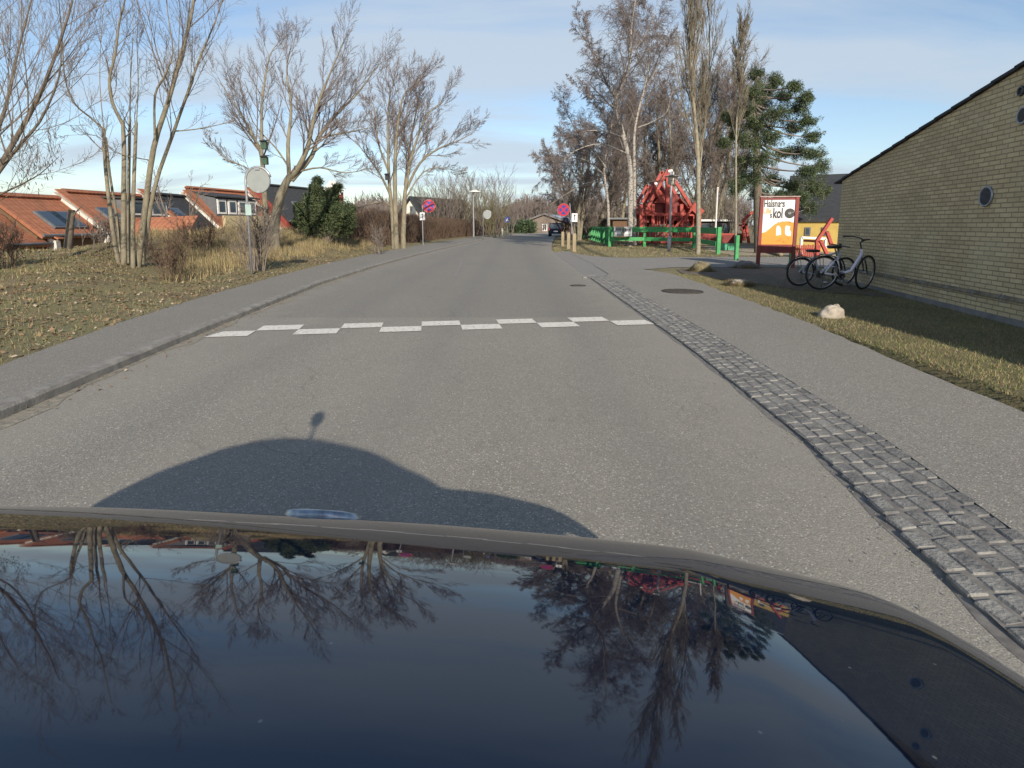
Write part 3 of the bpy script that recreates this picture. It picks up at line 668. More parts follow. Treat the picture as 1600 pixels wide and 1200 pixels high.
b = MB(); b.box(((x0 + x1) / 2, 0, (bz0 + bz1) / 2), (bw, .03, bh)); brd = b.build('board', M['white_print'], sg)
b = MB(); pts = [(x0, -.018, bz0)]
wv = [(0, .30), (.12, .33), (.25, .42), (.38, .52), (.5, .575), (.62, .60), (.75, .61), (.88, .60), (1, .57)]
wv = [(a, c * .86) for a, c in wv]
pts = [(x0 + .002, -.0165, bz0 + .002), (x1 - .002, -.0165, bz0 + .002)] + [(x0 + .002 + (bw - .004) * a, -.0165, bz0 + bh * c) for a, c in reversed(wv)]
b.prism(pts, (0, -.003, 0)); b.build('orange_wave', M['orange'], brd)
b = MB()
b.prism([(x0 + bw * a, -.0195, bz0 + bh * c) for a, c in ((.46, .20), (.62, .22), (.60, .36), (.55, .42), (.47, .42), (.45, .36))], (0, -.002, 0))
b.prism([(x0 + bw * a, -.0195, bz0 + bh * c) for a, c in ((.74, .24), (.80, .20), (.93, .19), (.93, .28), (.88, .33), (.89, .41), (.75, .43), (.73, .36))], (0, -.002, 0)); b.build('white_figure', M['white_print'], brd)
ink_ = mat('scribble_ink', (.35, .12, .03), (.25, .1, .03)); rr = random.Random(6)
for (ca, cc, n_, sp) in ((.50, .50, 5, .05), (.85, .50, 9, .06), (.62, .52, 4, .04), (.55, .08, 6, .09), (.74, .06, 6, .09), (.84, .14, 5, .05), (.60, .13, 5, .04)):
    q = [(x0 + bw * (ca + rr.uniform(-sp, sp)), -.021, bz0 + bh * (cc + rr.uniform(-.03, .03))) for _ in range(n_)]
    b = MB(); b.tube(q, .0028, 4); b.build('scribble', ink_, brd)
cx_, cz_ = x0 + bw * .845, bz0 + bh * .70; rd = .15
b = MB(); b.disc((cx_, -.019, cz_), rd, .004, n=36); b.build('black_disc', M['black'], brd)
b = MB(); b.ring((cx_ - .005, -.023, cz_ + .005), .030, .005, (0, 1, 0), 20, 4); b.beam((cx_ - .04, -.024, cz_ - .01), (cx_ + .14, -.024, cz_ + .05), .012, .004, up=(1, 0, 0)); b.build('disc_letter', M['white_print'], brd)
def text(s_, x, z, size, m, sx_=1.0, parent=None, bold=.0, y=-.0175, name='lettering'):
    c = bpy.data.curves.new(name, 'FONT'); c.body = s_; c.size = size; c.extrude = .001; c.offset = bold; c.materials.append(m)
    o = bpy.data.objects.new(name, c); COL.objects.link(o); o.parent = parent; o.location = (x, y, z); o.rotation_euler = (R(90), 0, 0); o.scale = (sx_, 1, 1)
    bpy.context.view_layer.update(); me = bpy.data.meshes.new_from_object(o.evaluated_get(bpy.context.evaluated_depsgraph_get())); q_ = bpy.data.objects.new(name, me); COL.objects.link(q_)
    q_.parent = parent; q_.location = o.location; q_.rotation_euler = o.rotation_euler; q_.scale = o.scale; bpy.data.objects.remove(o); q_.name = name; return q_
xx = x0 + .012
for ch_, dx_ in (('Halsn', 0), ('a', -.028), ('e', -.026), ('s', 0)):
    tx = text(ch_, xx, bz0 + bh * .845, .30, M['black'], .60, brd, .008); xx += max(v.co.x for v in tx.data.vertices) * .60 + .012 + dx_
text('Lille', x0 + .012, bz0 + bh * .70, .23, M['orange'], .62, brd, .005)
text('s', x0 + bw * .225, bz0 + bh * .605, .24, M['black'], .75, brd, .006)
text('kol', x0 + bw * .315, bz0 + bh * .60, .42, M['black'], .56, brd, .014)

# ------------------------------------------------------------------ signs, mirrors, lamps
def mirror(px, py, Yd, prad, ptop, label, s=1.0, plate=True):
    base = P(px, py, Yd); base.z = gz(base.x, base.y) if Yd < 60 else base.z
    zt = P(px, ptop, Yd).z - base.z; r_ = prad / F * Yd
    o = thing('traffic_mirror', base, label, 'traffic mirror', 'traffic mirrors seen from behind'); 
    cx = r_ * 1.02; czm = zt - r_
    b = MB(); pts = [(0, 0, -.2), (0, 0, czm)]
    pts += [(cx - (cx) * math.cos(t), 0, czm + r_ * 1.06 * math.sin(t)) for t in [R(x) for x in range(15, 166, 15)]]
    b.tube(pts, .03, 10); b.build('pole', M['galv'], o, smooth=True)
    b = MB(); c = Vector((cx, .02, czm)); n = 40
    vs = []; ringp = [(0, -.03), (r_ * .5, -.03), (r_ * .9, -.029), (r_ * .93, -.02), (r_ * .93, .03)]
    for (rr_, yy) in ringp:
        for k in range(n): t = 2 * PI * k / n; vs.append(c + Vector((rr_ * math.cos(t), yy, rr_ * 1.08 * math.sin(t))))
    b.add(vs, [(j * n + k, j * n + (k + 1) % n, (j + 1) * n + (k + 1) % n, (j + 1) * n + k) for j in range(4) for k in range(n)]); b.build('mirror_back', M['greyback'], o)
    for zz_, w_c in ((.9, .12), (-.9, .08)): b = MB(); b.box(c + Vector((0, -.045, r_ * zz_)), (w_c, .03, .05)); b.build('clamp', M['galv'], o)
    if plate:
        b = MB(); b.box((.04, -.045, czm - r_ - .42), (.15, .012, .27), bev=.004); b.build('small_plate', mat('pale_green_plate', (.33, .44, .42), (.28, .38, .36), 5, .5), o)
    return o
mirror(394, 436, 13.9, 19, 262, 'tall grey traffic mirror seen from behind, on a bent steel pole in the left verge')
mirror(755, 368, 50, 6.5, 329, 'small distant traffic mirror beside the brown hedge at the road bend', plate=False)

def nostop(px, py, Yd, rpx, ppx, ppy, label, tilt=0, plate_py=None, yaw=0):
    base = P(px, py, Yd); base.z = max(gz(base.x, base.y), .0); top = P(ppx, ppy, Yd) - base
    o = thing('no_stopping_sign', base, label, 'road sign', 'no stopping signs')
    side_x = -1 if ppx < px else 1
    b = MB(); b.tube([(0, 0, -.1), (-top.x * 0 + tilt, 0, top.z + rpx / F * Yd)], .028, 8); b.build('pole', M['galv'], o)
    r_ = rpx / F * Yd; A = Vector((math.sin(yaw), -math.cos(yaw), 0)); c = Vector((top.x, 0, top.z)) + A * .04
    ux = Vector((math.cos(yaw), math.sin(yaw), 0))
    b = MB(); b.disc(c, r_, .01, A, 36); b.build('sign_back', M['galv'], o)
    f_ = MB(); f_.disc(c + A * .007, r_ * .97, .004, A, 36); fo = f_.build('sign_face', M['sign_red'], o)
    b = MB()
    for k in range(4):
        q = [c + A * .011]
        pts = []
        for j in range(9):
            t = R(-32 + 8 * j) + k * PI / 2; pts.append(c + A * .011 + (ux * math.cos(t) + Vector((0, 0, 1)) * math.sin(t)) * r_ * .70)
        t = k * PI / 2; pts.append(c + A * .011 + (ux * math.cos(t) + Vector((0, 0, 1)) * math.sin(t)) * r_ * .17)
        b.prism(pts, A * .003)
    b.build('blue_field', M['sign_blue'], fo)
    if plate_py:
        q = P(px, plate_py, Yd) - base; pl = MB(); pl.box((0, -.045, q.z), (.34 if Yd > 25 else .2, .01, .5), bev=.003); po = pl.build('arrow_plate', M['white_print'], o)
        b = MB(); b.box((0, -.053, q.z), (.05, .004, .3)); b.prism([(-.08, -.055, q.z + .1), (.08, -.055, q.z + .1), (0, -.055, q.z + .2)], (0, .004, 0)); b.build('arrow', M['black'], po)
    return o
nostop(661, 381, 36, 10, 670.5, 322, 'round red and blue no stopping sign on a pole left of the road', plate_py=338)
nostop(897, 384, 33, 10, 881, 328, 'round red and blue no stopping sign on a leaning pole right of the road', tilt=-.30, plate_py=340, yaw=R(-25))
# timber stubs round the sign
for (px, py, top, Yd, lab) in ((897, 391, 366, 29.5, 'pale short timber post nearest the road at the left end of the green fence'), (888, 387, 368, 33, 'thin timber post behind the right no stopping sign'), (879, 383, 366, 37, 'stout brown timber post furthest left beside the road bend')):
    p_ = P(px, py, Yd); b = MB(); b.box((0, 0, .38), (.20, .20, .95), bev=.02); b.box((0, 0, .88), (.16, .16, .05), bev=.01); T(b.build('timber_post', M['wood'], loc=(p_.x, p_.y, p_.z)), lab, 'post', 'timber posts at the road bend')
# small parking sign behind, blue zebra sign on the left
def rectsign(px, py, Yd, spx, spy, w_, h_, label, name, tri=False):
    base = P(px, py, Yd); t = P(spx, spy, Yd) - base; o = thing(name, base, label, 'road sign')
    b = MB(); b.tube([(0, 0, -.1), (0, 0, t.z + h_ * .5)], .03, 8); b.build('pole', M['galv'], o)
    b = MB(); b.box((t.x, -.04, t.z), (w_, .01, h_), bev=.003); f_ = b.build('sign_face', M['sign_blue'], o)
    b = MB()
    if tri: b.prism([(t.x - w_ * .3, -.048, t.z - h_ * .25), (t.x + w_ * .3, -.048, t.z - h_ * .25), (t.x, -.048, t.z + h_ * .32)], (0, .003, 0))
    else: b.box((t.x, -.048, t.z), (w_ * .18, .004, h_ * .5)); b.box((t.x + w_ * .14, -.048, t.z + h_ * .12), (w_ * .2, .004, h_ * .22))
    b.build('pictogram', M['white_print'], f_)
rectsign(793, 368, 66, 793, 343, .62, .66, 'small blue sign with white triangle beyond the brown hedge on the left', 'crossing_sign', True)
rectsign(883, 372, 60, 883.5, 344, .5, .55, 'small blue square sign behind the right no stopping sign', 'parking_sign')
b = MB(); p_ = P(785, 368, 64); b.box((0, 0, .4), (.16, .08, .9), bev=.03); b.box((0, -.043, .7), (.1, .006, .14)); T(b.build('marker_post', M['white'], loc=p_), 'short white marker post at the left road edge near the bend', 'marker post')

# far street lamp
p_ = P(740, 362, 55); tp = P(740, 300, 55).z - p_.z
o = thing('street_lamp', p_, 'tall distant street lamp with flat white head standing above the brown hedge', 'street lamp')
b = MB(); b.tube([(0, 0, -.5), (0, 0, tp * .4), (0, 0, tp)], [.09, .07, .05], 8); b.build('pole', M['galv'], o)
b = MB(); b.lathe([(0, .22), (.15, .2), (.62, .03), (.64, -.02), (.2, -.06), (0, -.06)], (.15, 0, tp), 20); b.build('lamp_head', M['white'], o, smooth=True)
# near park lamp
p_ = P(1045, 395, 27); p_.z = .06; tp = P(1045, 268, 27).z - p_.z
o = thing('park_lamp', p_, 'grey lamp post with flat disc hat over a drum, before the red play tower', 'street lamp')
b = MB(); b.tube([(0, 0, -.1), (0, 0, .75)], .085, 12); b.tube([(0, 0, .75), (0, 0, tp - .62)], [.05, .045], 12); b.build('pole', mat('lamp_pole', (.42, .40, .42), (.34, .32, .34), 5, .5), o, smooth=True)
b = MB(); b.lathe([(.09, -.64), (.155, -.60), (.165, -.30), (.16, -.26)], (0, 0, tp), 24); b.build('lamp_drum', mat('opal_drum', (.55, .52, .44), (.4, .37, .3), 6, .3), o, smooth=True)
b = MB(); b.ring((0, 0, tp - .45), .17, .012, (0, 0, 1)); 
for k in range(4): t = k * PI / 2; b.tube([(.17 * math.cos(t), .17 * math.sin(t), tp - .62), (.17 * math.cos(t), .17 * math.sin(t), tp - .22)], .009, 5)
b.build('drum_cage', M['galv'], o)
b = MB(); b.lathe([(0, -.15), (.34, -.21), (.36, -.235), (.34, -.25), (0, -.25)], (0, 0, tp), 32); b.build('disc_hat', mat('hat_metal', (.30, .30, .26), (.2, .2, .18), 5, .5), o, smooth=True)
b = MB(); b.lathe([(0, .0), (.10, -.01), (.11, -.05), (.11, -.16)], (0, 0, tp), 20); b.build('cap', M['white'], o, smooth=True)

# ------------------------------------------------------------------ green fence and letter boxes
fp = [P(908, 369, 62), P(918, 372, 53), P(932, 376, 44), P(944, 380, 39), P(959, 387, 33.5)]
fence = thing('green_fence', (fp[-1].x, fp[-1].y, .05), 'green painted timber fence with two rails running round the play area', 'fence')
F0 = Vector((fp[-1].x, fp[-1].y, .05))
front = [Vector((G(959, 387, .05).x, 33.5, .05)), Vector((G(1013.6, 387, .05).x, 33.2, .05)), Vector((G(1083, 387, .05).x, 33.0, .05)), Vector((G(1121, 399, .05).x, 24.6, .05))]
front[2] = Vector(((1083 - 800) / F * 31.5, 31.5, .05)); front[3] = Vector(((1121 - 800) / F * 24.8, 24.8, .05))
back = [Vector((q.x, q.y, .05)) for q in fp]
for q in front:
    b = MB(); b.box(q - F0 + Vector((0, 0, .58)), (.17, .15, 1.3), bev=.01); b.build('post', M['green'], fence)
for lst in (front,):
    for a, c in zip(lst[:-1], lst[1:]):
        for z, h in ((1.05, .30), (.48, .22)):
            d = (c - a); off = Vector((d.y, -d.x, 0)).normalized() * .10
            b = MB(); b.beam(a - F0 + off + Vector((0, 0, z)), c - F0 + off + Vector((0, 0, z)), .05, h); b.build('rail', M['green'], fence)
for a, c in zip(back[:-1], back[1:]):
    for z, h in ((1.05, .30), (.35, .22)):
        b = MB(); b.beam(a - F0 + Vector((0, 0, z)), c - F0 + Vector((0, 0, z)), .05, h); b.build('rail', M['green'], fence)
    n = 4
    for k in range(n):
        q = a + (c - a) * k / n; b = MB(); b.box(q - F0 + Vector((0, 0, .55)), (.22, .08, 1.15)); b.build('slat', M['green'], fence)
def letterbox(px, Yd, label):
    p_ = P(px, 369.5, Yd); o = thing('letter_box', p_, label, 'letter box', 'letter boxes on the green fence')
    b = MB(); b.box((0, 0, .25), (.50, .30, .50), bev=.02); b.build('box', M['mailbox'], o)
    b = MB(); b.box((0, -.02, .54), (.54, .36, .06), bev=.02); b.build('lid', mat('lid_grey', (.42, .43, .44), (.36, .37, .38)), o)
    b = MB(); b.box((0, -.156, .40), (.36, .01, .05)); b.build('slot', M['dark'], o)
    b = MB(); b.box((0, -.156, .22), (.3, .01, .14)); b.build('name_plate', M['white'], o)
letterbox(965, 32.9, 'left of two grey letter boxes mounted on the green fence')
letterbox(980, 32.9, 'right of two grey letter boxes mounted on the green fence')
for (px, py, top, Yd, lab) in ((1150, 409, 368, 20.4, 'bright green free standing post left of the school sign'), (1236, 419, 352, 17.6, 'dark green post directly behind the right leg of the school sign')):
    p_ = P(px, py, Yd); p_.z = .06; b = MB(); h = P(px, top, Yd).z - .06; b.box((0, 0, h / 2 - .1), (.13, .13, h + .2), bev=.01); b.box((0, 0, h + .004), (.10, .10, .012)); T(b.build('green_post', M['green'], loc=p_), lab, 'post')

# ------------------------------------------------------------------ red play tower
YT = 37.0
def q(px, py, y=YT): return P(px, py, y)
p0 = P(1038, 378, YT); p0.z = .06
tw = thing('play_tower', p0, 'red wooden play tower with two tall triangular frames behind the green fence', 'play tower')
def part(b_, name, m, sm=False): return b_.build(name, m, tw, sm)
def beamt(name, pts, th, m=None, y0=YT - 1.2, both=True, w2=None):
    for yy in ((y0, y0 + 1.5) if both else (y0,)):
        b = MB()
        for (a, c) in zip(pts[:-1], pts[1:]):
            A_ = P(*a, YT) - p0; B_ = P(*c, YT) - p0; A_.y = B_.y = yy - YT; b.beam(A_, B_, w2 or th, th, up=(0, 1, 0))
        part(b, name, m or M['red'])
beamt('big_frame', [(995, 343), (1035.5, 268), (1083, 343)], .19)
beamt('small_frame', [(995, 318), (1011, 289), (1024, 316)], .15, y0=YT - 1.5)
for px in (995, 1013, 1056, 1083): beamt('corner_post', [(px, 380), (px, 320 if px < 1060 else 342)], .20)
beamt('mast', [(1034, 345), (1035, 272)], .22, both=False)
b = MB()
for (xa, xb, ya, yb) in ((1014, 1031, 310, 350), (1033, 1056, 304, 340), (1000, 1013, 322, 348), (1057, 1070, 322, 350)):
    A_ = q(xa, yb) - p0; B_ = q(xb, ya) - p0; b = MB(); b.box(((A_.x + B_.x) / 2, -.9, (A_.z + B_.z) / 2), (B_.x - A_.x, .06, B_.z - A_.z)); part(b, 'dark_panel', M['red_dk'])
for xa_, xb_, ya_, yb_, xc_, yc_ in ((997, 1012, 345, 345, 1010, 318), (1060, 1080, 345, 345, 1060, 316)):
    b = MB(); b.prism([q(xa_, ya_) - p0 + Vector((0, -.7, 0)), q(xb_, yb_) - p0 + Vector((0, -.7, 0)), q(xc_, yc_) - p0 + Vector((0, -.7, 0))], (0, .05, 0)); part(b, 'side_board', M['red'])
b = MB(); b.prism([q(1006, 350) - p0 + Vector((0, .2, 0)), q(1066, 350) - p0 + Vector((0, .2, 0)), q(1036, 284) - p0 + Vector((0, .2, 0))], (0, .05, 0)); part(b, 'back_board', M['red_dk'])
b = MB(); b.prism([q(1054, 312) - p0 + Vector((0, -1.3, 0)), q(1083, 346) - p0 + Vector((0, -1.3, 0)), q(1083, 352) - p0 + Vector((0, .3, 0)), q(1054, 318) - p0 + Vector((0, .3, 0))], (0, 0, .06)); part(b, 'slide_roof', M['red'])
for (xa, xm, xb, ya, yb) in ((1014, 1023, 1032, 309, 298), (1015, 1024, 1033, 318, 306), (1038, 1045, 1052, 345, 331), (1000, 1008, 1014, 336, 322)):
    b = MB(); b.prism([q(xa, ya) - p0 + Vector((0, -1.25, 0)), q(xb, ya) - p0 + Vector((0, -1.25, 0)), q(xm, yb) - p0 + Vector((0, -1.25, 0))], (0, .06, 0)); part(b, 'gable_board', mat('bright_red', (.42, .06, .035), (.34, .05, .03)))
for yy, zz in ((1.15, .12), (2.05, .12)):
    b = MB(); A_ = q(995, 360) - p0; B_ = q(1083, 360) - p0; b.box(((A_.x + B_.x) / 2, .1, yy - .0), (B_.x - A_.x, 2.6, .10)); part(b, 'deck', M['red'])
b = MB(); A_ = q(995, 360) - p0; B_ = q(1083, 360) - p0; n = 26
for k in range(n + 1):
    x = A_.x + (B_.x - A_.x) * k / n
    if k % 9 == 4: continue
    b.box((x, -1.32, .62), (.07, .05, 1.0)); 
    if k % 3: b.box((x, -1.32, 1.6), (.07, .05, .8))
for z in (.2, 1.05, 1.95): b.box(((A_.x + B_.x) / 2, -1.36, z), (B_.x - A_.x, .06, .12))
part(b, 'railing', M['red'])
b = MB(); A_ = q(1010, 378) - p0; B_ = q(1046, 340) - p0; b.beam(A_ + Vector((0, -1.6, 0)), B_ + Vector((0, -1.5, 0)), .12, .16, up=(0, 1, 0)); b.beam(A_ + Vector((.5, -1.6, 0)), B_ + Vector((.5, -1.5, 0)), .12, .16, up=(0, 1, 0)); part(b, 'ramp_rail', M['red'])
b = MB(); A_ = q(1062, 378) - p0; b.beam(q(1052, 352) - p0 + Vector((0, -1.6, 0)), q(1070, 325) - p0 + Vector((0, -1.6, 0)), .12, .12, up=(0, 1, 0)); b.beam(q(1070, 322) - p0 + Vector((0, -1.5, 0)), q(1084, 335) - p0 + Vector((0, -1.5, 0)), .16, .5); b.beam(q(1070, 322) - p0 + Vector((0, -.5, 0)), q(1084, 335) - p0 + Vector((0, -.5, 0)), .16, .5); part(b, 'side_roof', M['red'])
for px, py in ((1038, 270.5), (1015, 290)):
    b = MB(); b.disc(q(px, py) - p0 + Vector((0, -1.3, 0)), .10, .3, (1, .2, .3), 12); part(b, 'pulley', M['white'])

# ------------------------------------------------------------------ other play equipment and sheds
def aframe(name, pts, Yd, label, th, extra=()):
    base = P(*pts[0], Yd); base.z = .06; o = thing(name, base, label, 'play equipment')
    for dy_ in (0,):
        for a, c in list(zip(pts[:-1], pts[1:])) + list(extra):
            b = MB(); A_ = P(*a, Yd) - base; B_ = P(*c, Yd) - base; b.beam(A_ + Vector((0, dy_, 0)), B_ + Vector((0, dy_, 0)), th, th, up=(0, 1, 0)); b.build('beam', M['red'], o)
    b = MB(); m_ = P(*pts[1], Yd) - base; b.beam(m_ + Vector((0, -.05, 0)), m_ + Vector((0, .9, 0)), th * .8); b.build('crossbar', M['red'], o)
aframe('swing_frame', [(1277, 400), (1276, 377), (1300, 341)], 21.5, 'pale red swing frame with slanting beam against the brick wall corner', .11, [((1282, 376), (1292, 397)), ((1292, 362), (1300, 385))])
aframe('climbing_frame', [(1170, 380), (1166, 352), (1160, 346), (1176, 331)], 31, 'dark red climbing frame left of the school sign, behind the pine trunk', .13, [((1158, 360), (1166, 350)), ((1163, 376), (1161, 352))])
# goal
o = thing('football_goal', (P(1251, 396, 24).x, 24, .06), 'white football goal frame in front of the yellow school house', 'goal')
for (a, c) in (((1251.5, 397), (1252, 371)), ((1289, 397), (1290, 373)), ((1252, 371), (1290, 373))):
    b = MB(); b.beam(P(*a, 24) - o.location, P(*c, 24) - o.location, .09); b.build('post' if a[1] > 390 else 'crossbar', M['white'], o)
# red picket
o = thing('picket_fence', (P(1262, 398, 23).x, 23, .06), 'low red picket fence beside the white football goal', 'fence')
xa, xb = P(1238, 398, 23).x - o.location.x, P(1280, 398, 23).x - o.location.x
b = MB()
for k in range(13): x = xa + (xb - xa) * k / 12; b.box((x, 0, .22), (.06, .03, .5 + .05 * (k % 2)))
b.build('pickets', M['red'], o); b = MB(); b.box(((xa + xb) / 2, .03, .3), (xb - xa, .03, .08)); b.build('rail', M['red'], o)
# red bench fence under the board, green tubs
o = thing('red_barrier', (P(1125, 376, 34).x, 34, .06), 'long low red barrier behind the green fence end', 'barrier')
xa, xb = P(1092, 370, 34).x - o.location.x, P(1160, 370, 34).x - o.location.x
b = MB(); b.box(((xa + xb) / 2, 0, .45), (xb - xa, .08, .5)); b.build('panel', M['red_dk'], o); b = MB(); b.box(((xa + xb) / 2, 0, .75), (xb - xa, .12, .09)); b.build('top_rail', M['red'], o)
for k, px in enumerate((1129, 1140)):
    b = MB(); p_ = P(px, 388, 28.5); p_.z = .06; b.prism([(-.15, -.2, 0), (.15, -.2, 0), (.18, -.2, .30), (-.18, -.2, .30)], (0, .5, 0)); b.box((0, .05, .32), (.42, .56, .05), bev=.01)
    T(b.build('plastic_tub', M['green2'], loc=p_), ('left' if k == 0 else 'right') + ' green plastic tub beyond the end of the green fence', 'tub', 'green plastic tubs')
# logs
for k, (a, c, r_) in enumerate((((1191, 391), (1219, 393), .07), ((1198, 394.5), (1220, 401), .09), ((1196, 392), (1214, 390), .06))):
    A_ = G(*a, .06); B_ = G(*c, .06); b = MB(); m_ = (A_ + B_) / 2; b.tube([A_ - m_ + Vector((0, 0, r_)), Vector((0, .02, r_ * 1.1)), B_ - m_ + Vector((0, 0, r_))], [r_, r_ * .95, r_ * .85], 10)
    T(b.build('log', M['wood'], loc=m_, smooth=True), ('pale thin log lying furthest back on the sand under the school sign', 'thick brown log lying nearest on the sand under the school sign', 'short log crossing the others on the sand under the school sign')[k], 'log', 'logs on the playground sand')
# sheds
def shed(px0, px1, top, bot, Yd, depth, label, wallm, name='shed', roofm=None, windows=()):
    a = P(px0, bot, Yd); c = P(px1, top, Yd); o = thing(name, ((a.x + c.x) / 2, Yd, .0), label, name.replace('_', ' ')); wdt = c.x - a.x; h = c.z
    b = MB(); b.box((0, depth / 2, h / 2), (wdt, depth, h)); b.build('wall', wallm, o)
    b = MB(); b.box((0, depth / 2, h + .08), (wdt + .6, depth + .6, .14)); b.build('roof', roofm or M['white'], o)
    for (xa, xb, ya, yb) in windows:
        A_ = P(xa, yb, Yd); B_ = P(xb, ya, Yd); b = MB(); b.box(((A_.x + B_.x) / 2 - o.location.x, -.02, (A_.z + B_.z) / 2), (B_.x - A_.x, .05, B_.z - A_.z)); b.build('window', M['glass'], o)
shed(1086, 1141, 346, 378, 42, 4, 'dark low shed with thin white roof edge right of the play tower', M['dark'], windows=((1096, 1108, 351, 360), (1130, 1138, 351, 360)))
shed(957, 980, 343, 372, 46, 3, 'small dark shelter behind the two letter boxes', M['board'], name='shelter', roofm=M['zinc'])
b = MB(); p_ = P(1117, 378, 38); p_.z = 0; h = P(1117, 294, 38).z; b.tube([(0, 0, 0), (0, 0, h)], [.07, .05], 8); b.lathe([(0, .08), (.08, .05), (.08, 0), (0, -.02)], (0, 0, h), 8); T(b.build('white_pole', M['white'], loc=p_), 'tall thin white pole rising behind the green fence', 'pole')

# yellow school house
YH = 27.5; HA = R(-29)
A_ = P(1236, 398, YH); o = thing('school_house', (A_.x, YH, 0), 'yellow school house with a dark roof behind the school sign', 'house', rotz=HA)
hx, hy = Vector((math.cos(HA), math.sin(HA), 0)), Vector((-math.sin(HA), math.cos(HA), 0)); H0 = Vector((A_.x, YH, 0))
def hp(px, py, off=0):                                   # point of the front wall in the house's own frame
    d = ray(px, py); t = (H0 + hy * off - Vector((0, 0, CH))).dot(hy) / d.dot(hy); q_ = Vector((0, 0, CH)) + d * t - H0; return q_.dot(hx), q_.z
ez = hp(1262, 345)[1]; rz_ = P(1243, 278, YH + 4.4).z; Wd = 10
b = MB(); b.box((Wd / 2, 5, ez / 2), (Wd, 10, ez)); b.prism([(0.0, 0, ez), (0, 10, ez), (0, 5, rz_ - .3)], (Wd, 0, 0)); b.build('wall', M['yellow'], o)
b = MB(); sl = (rz_ - ez) / 5
for s_ in (0, 1):
    ys_ = [(-.12, ez - .12 * sl), (5, rz_)] if s_ == 0 else [(10.5, ez - .5 * sl), (5, rz_)]
    b.add([(-.5, ys_[0][0], ys_[0][1]), (Wd, ys_[0][0], ys_[0][1]), (Wd, ys_[1][0], ys_[1][1]), (-.5, ys_[1][0], ys_[1][1])] + [(-.5, ys_[0][0], ys_[0][1] + .14), (Wd, ys_[0][0], ys_[0][1] + .14), (Wd, ys_[1][0], ys_[1][1] + .14), (-.5, ys_[1][0], ys_[1][1] + .14)],
          [(0, 1, 2, 3), (4, 7, 6, 5), (0, 4, 5, 1), (0, 3, 7, 4)])
b.build('roof', M['slate'], o)
for (xa, xb, ya, yb, nm) in ((1257, 1267, 355, 368, 'window'), (1238, 1242, 355, 385, 'door'), (1283, 1292, 355, 368, 'window')):
    ax, az = hp(xa, yb); cx, cz = hp(xb, ya); b = MB(); b.box(((ax + cx) / 2, -.02, (az + cz) / 2), (cx - ax, .06, cz - az)); wo_ = b.build(nm, M['zinc'], o)
    b = MB(); b.box(((ax + cx) / 2, -.055, (az + cz) / 2), (cx - ax - .12, .02, cz - az - .12)); b.build('pane', M['glass'], wo_)

# far brick school building at the end of the road
YB = 95
o = thing('gabled_building', (P(850, 362, YB).x, YB, 0), 'low brown brick building with solar panels on its roof at the end of the road', 'building')
ox = o.location.x
def lb(px, py, dy_=0): r_ = P(px, py, YB); return Vector((r_.x - ox, dy_, r_.z))
lf, rd_, rt = lb(822, 347), lb(850, 336.5), lb(906, 357); 
b = MB(); b.prism([(lf.x, 0, -.5), (rt.x, 0, -.5), rt, rd_, lf], (6, 28, 0)); b.build('wall', M['bbrick'], o)
b = MB()
for a, c in ((lf, rd_), (rd_, rt)):
    e = (c - a).normalized(); a2 = a - e * (.9 if a is lf else 0); c2 = c + e * (.9 if c is rt else 0); k = Vector((0, -.5, .12)); kk = Vector((6.3, 28.5, .12))
    b.add([a2 + k, c2 + k, c2 + kk, a2 + kk, a2 + k + Vector((0, 0, .3)), c2 + k + Vector((0, 0, .3)), c2 + kk + Vector((0, 0, .3)), a2 + kk + Vector((0, 0, .3))], [(0, 3, 2, 1), (4, 5, 6, 7), (0, 1, 5, 4), (1, 2, 6, 5), (2, 3, 7, 6), (3, 0, 4, 7)])
b.build('roof', mat('far_roof', (.16, .15, .15), (.12, .11, .11)), o)
for k in range(3):
    t0, t1 = .15 + k * .28, .38 + k * .28; s0 = rd_ + (rt - rd_) * t0; s1 = rd_ + (rt - rd_) * t1; u_ = Vector((.6, 3, .48)); v__ = Vector((5.4, 25, .48))
    b = MB(); b.add([s0 + u_, s1 + u_, s1 + v__, s0 + v__], [(0, 1, 2, 3)]); b.prism([s0 + u_ - Vector((0, 0, .05)), s1 + u_ - Vector((0, 0, .05)), s1 + v__ - Vector((0, 0, .05)), s0 + v__ - Vector((0, 0, .05))], (0, 0, .04)); b.build('solar_panel', M['solar'], o)
b = MB(); a = lb(847, 361); c = lb(855, 350); b.box(((a.x + c.x) / 2, -.05, (a.z + c.z) / 2), (c.x - a.x, .1, c.z - a.z)); dr = b.build('door', M['white'], o)
for s_ in (.3, .7):
    b = MB(); b.box((a.x + (c.x - a.x) * s_, -.12, (a.z + c.z) / 2), ((c.x - a.x) * .28, .04, (c.z - a.z) * .8)); b.build('pane', M['glass'], dr)
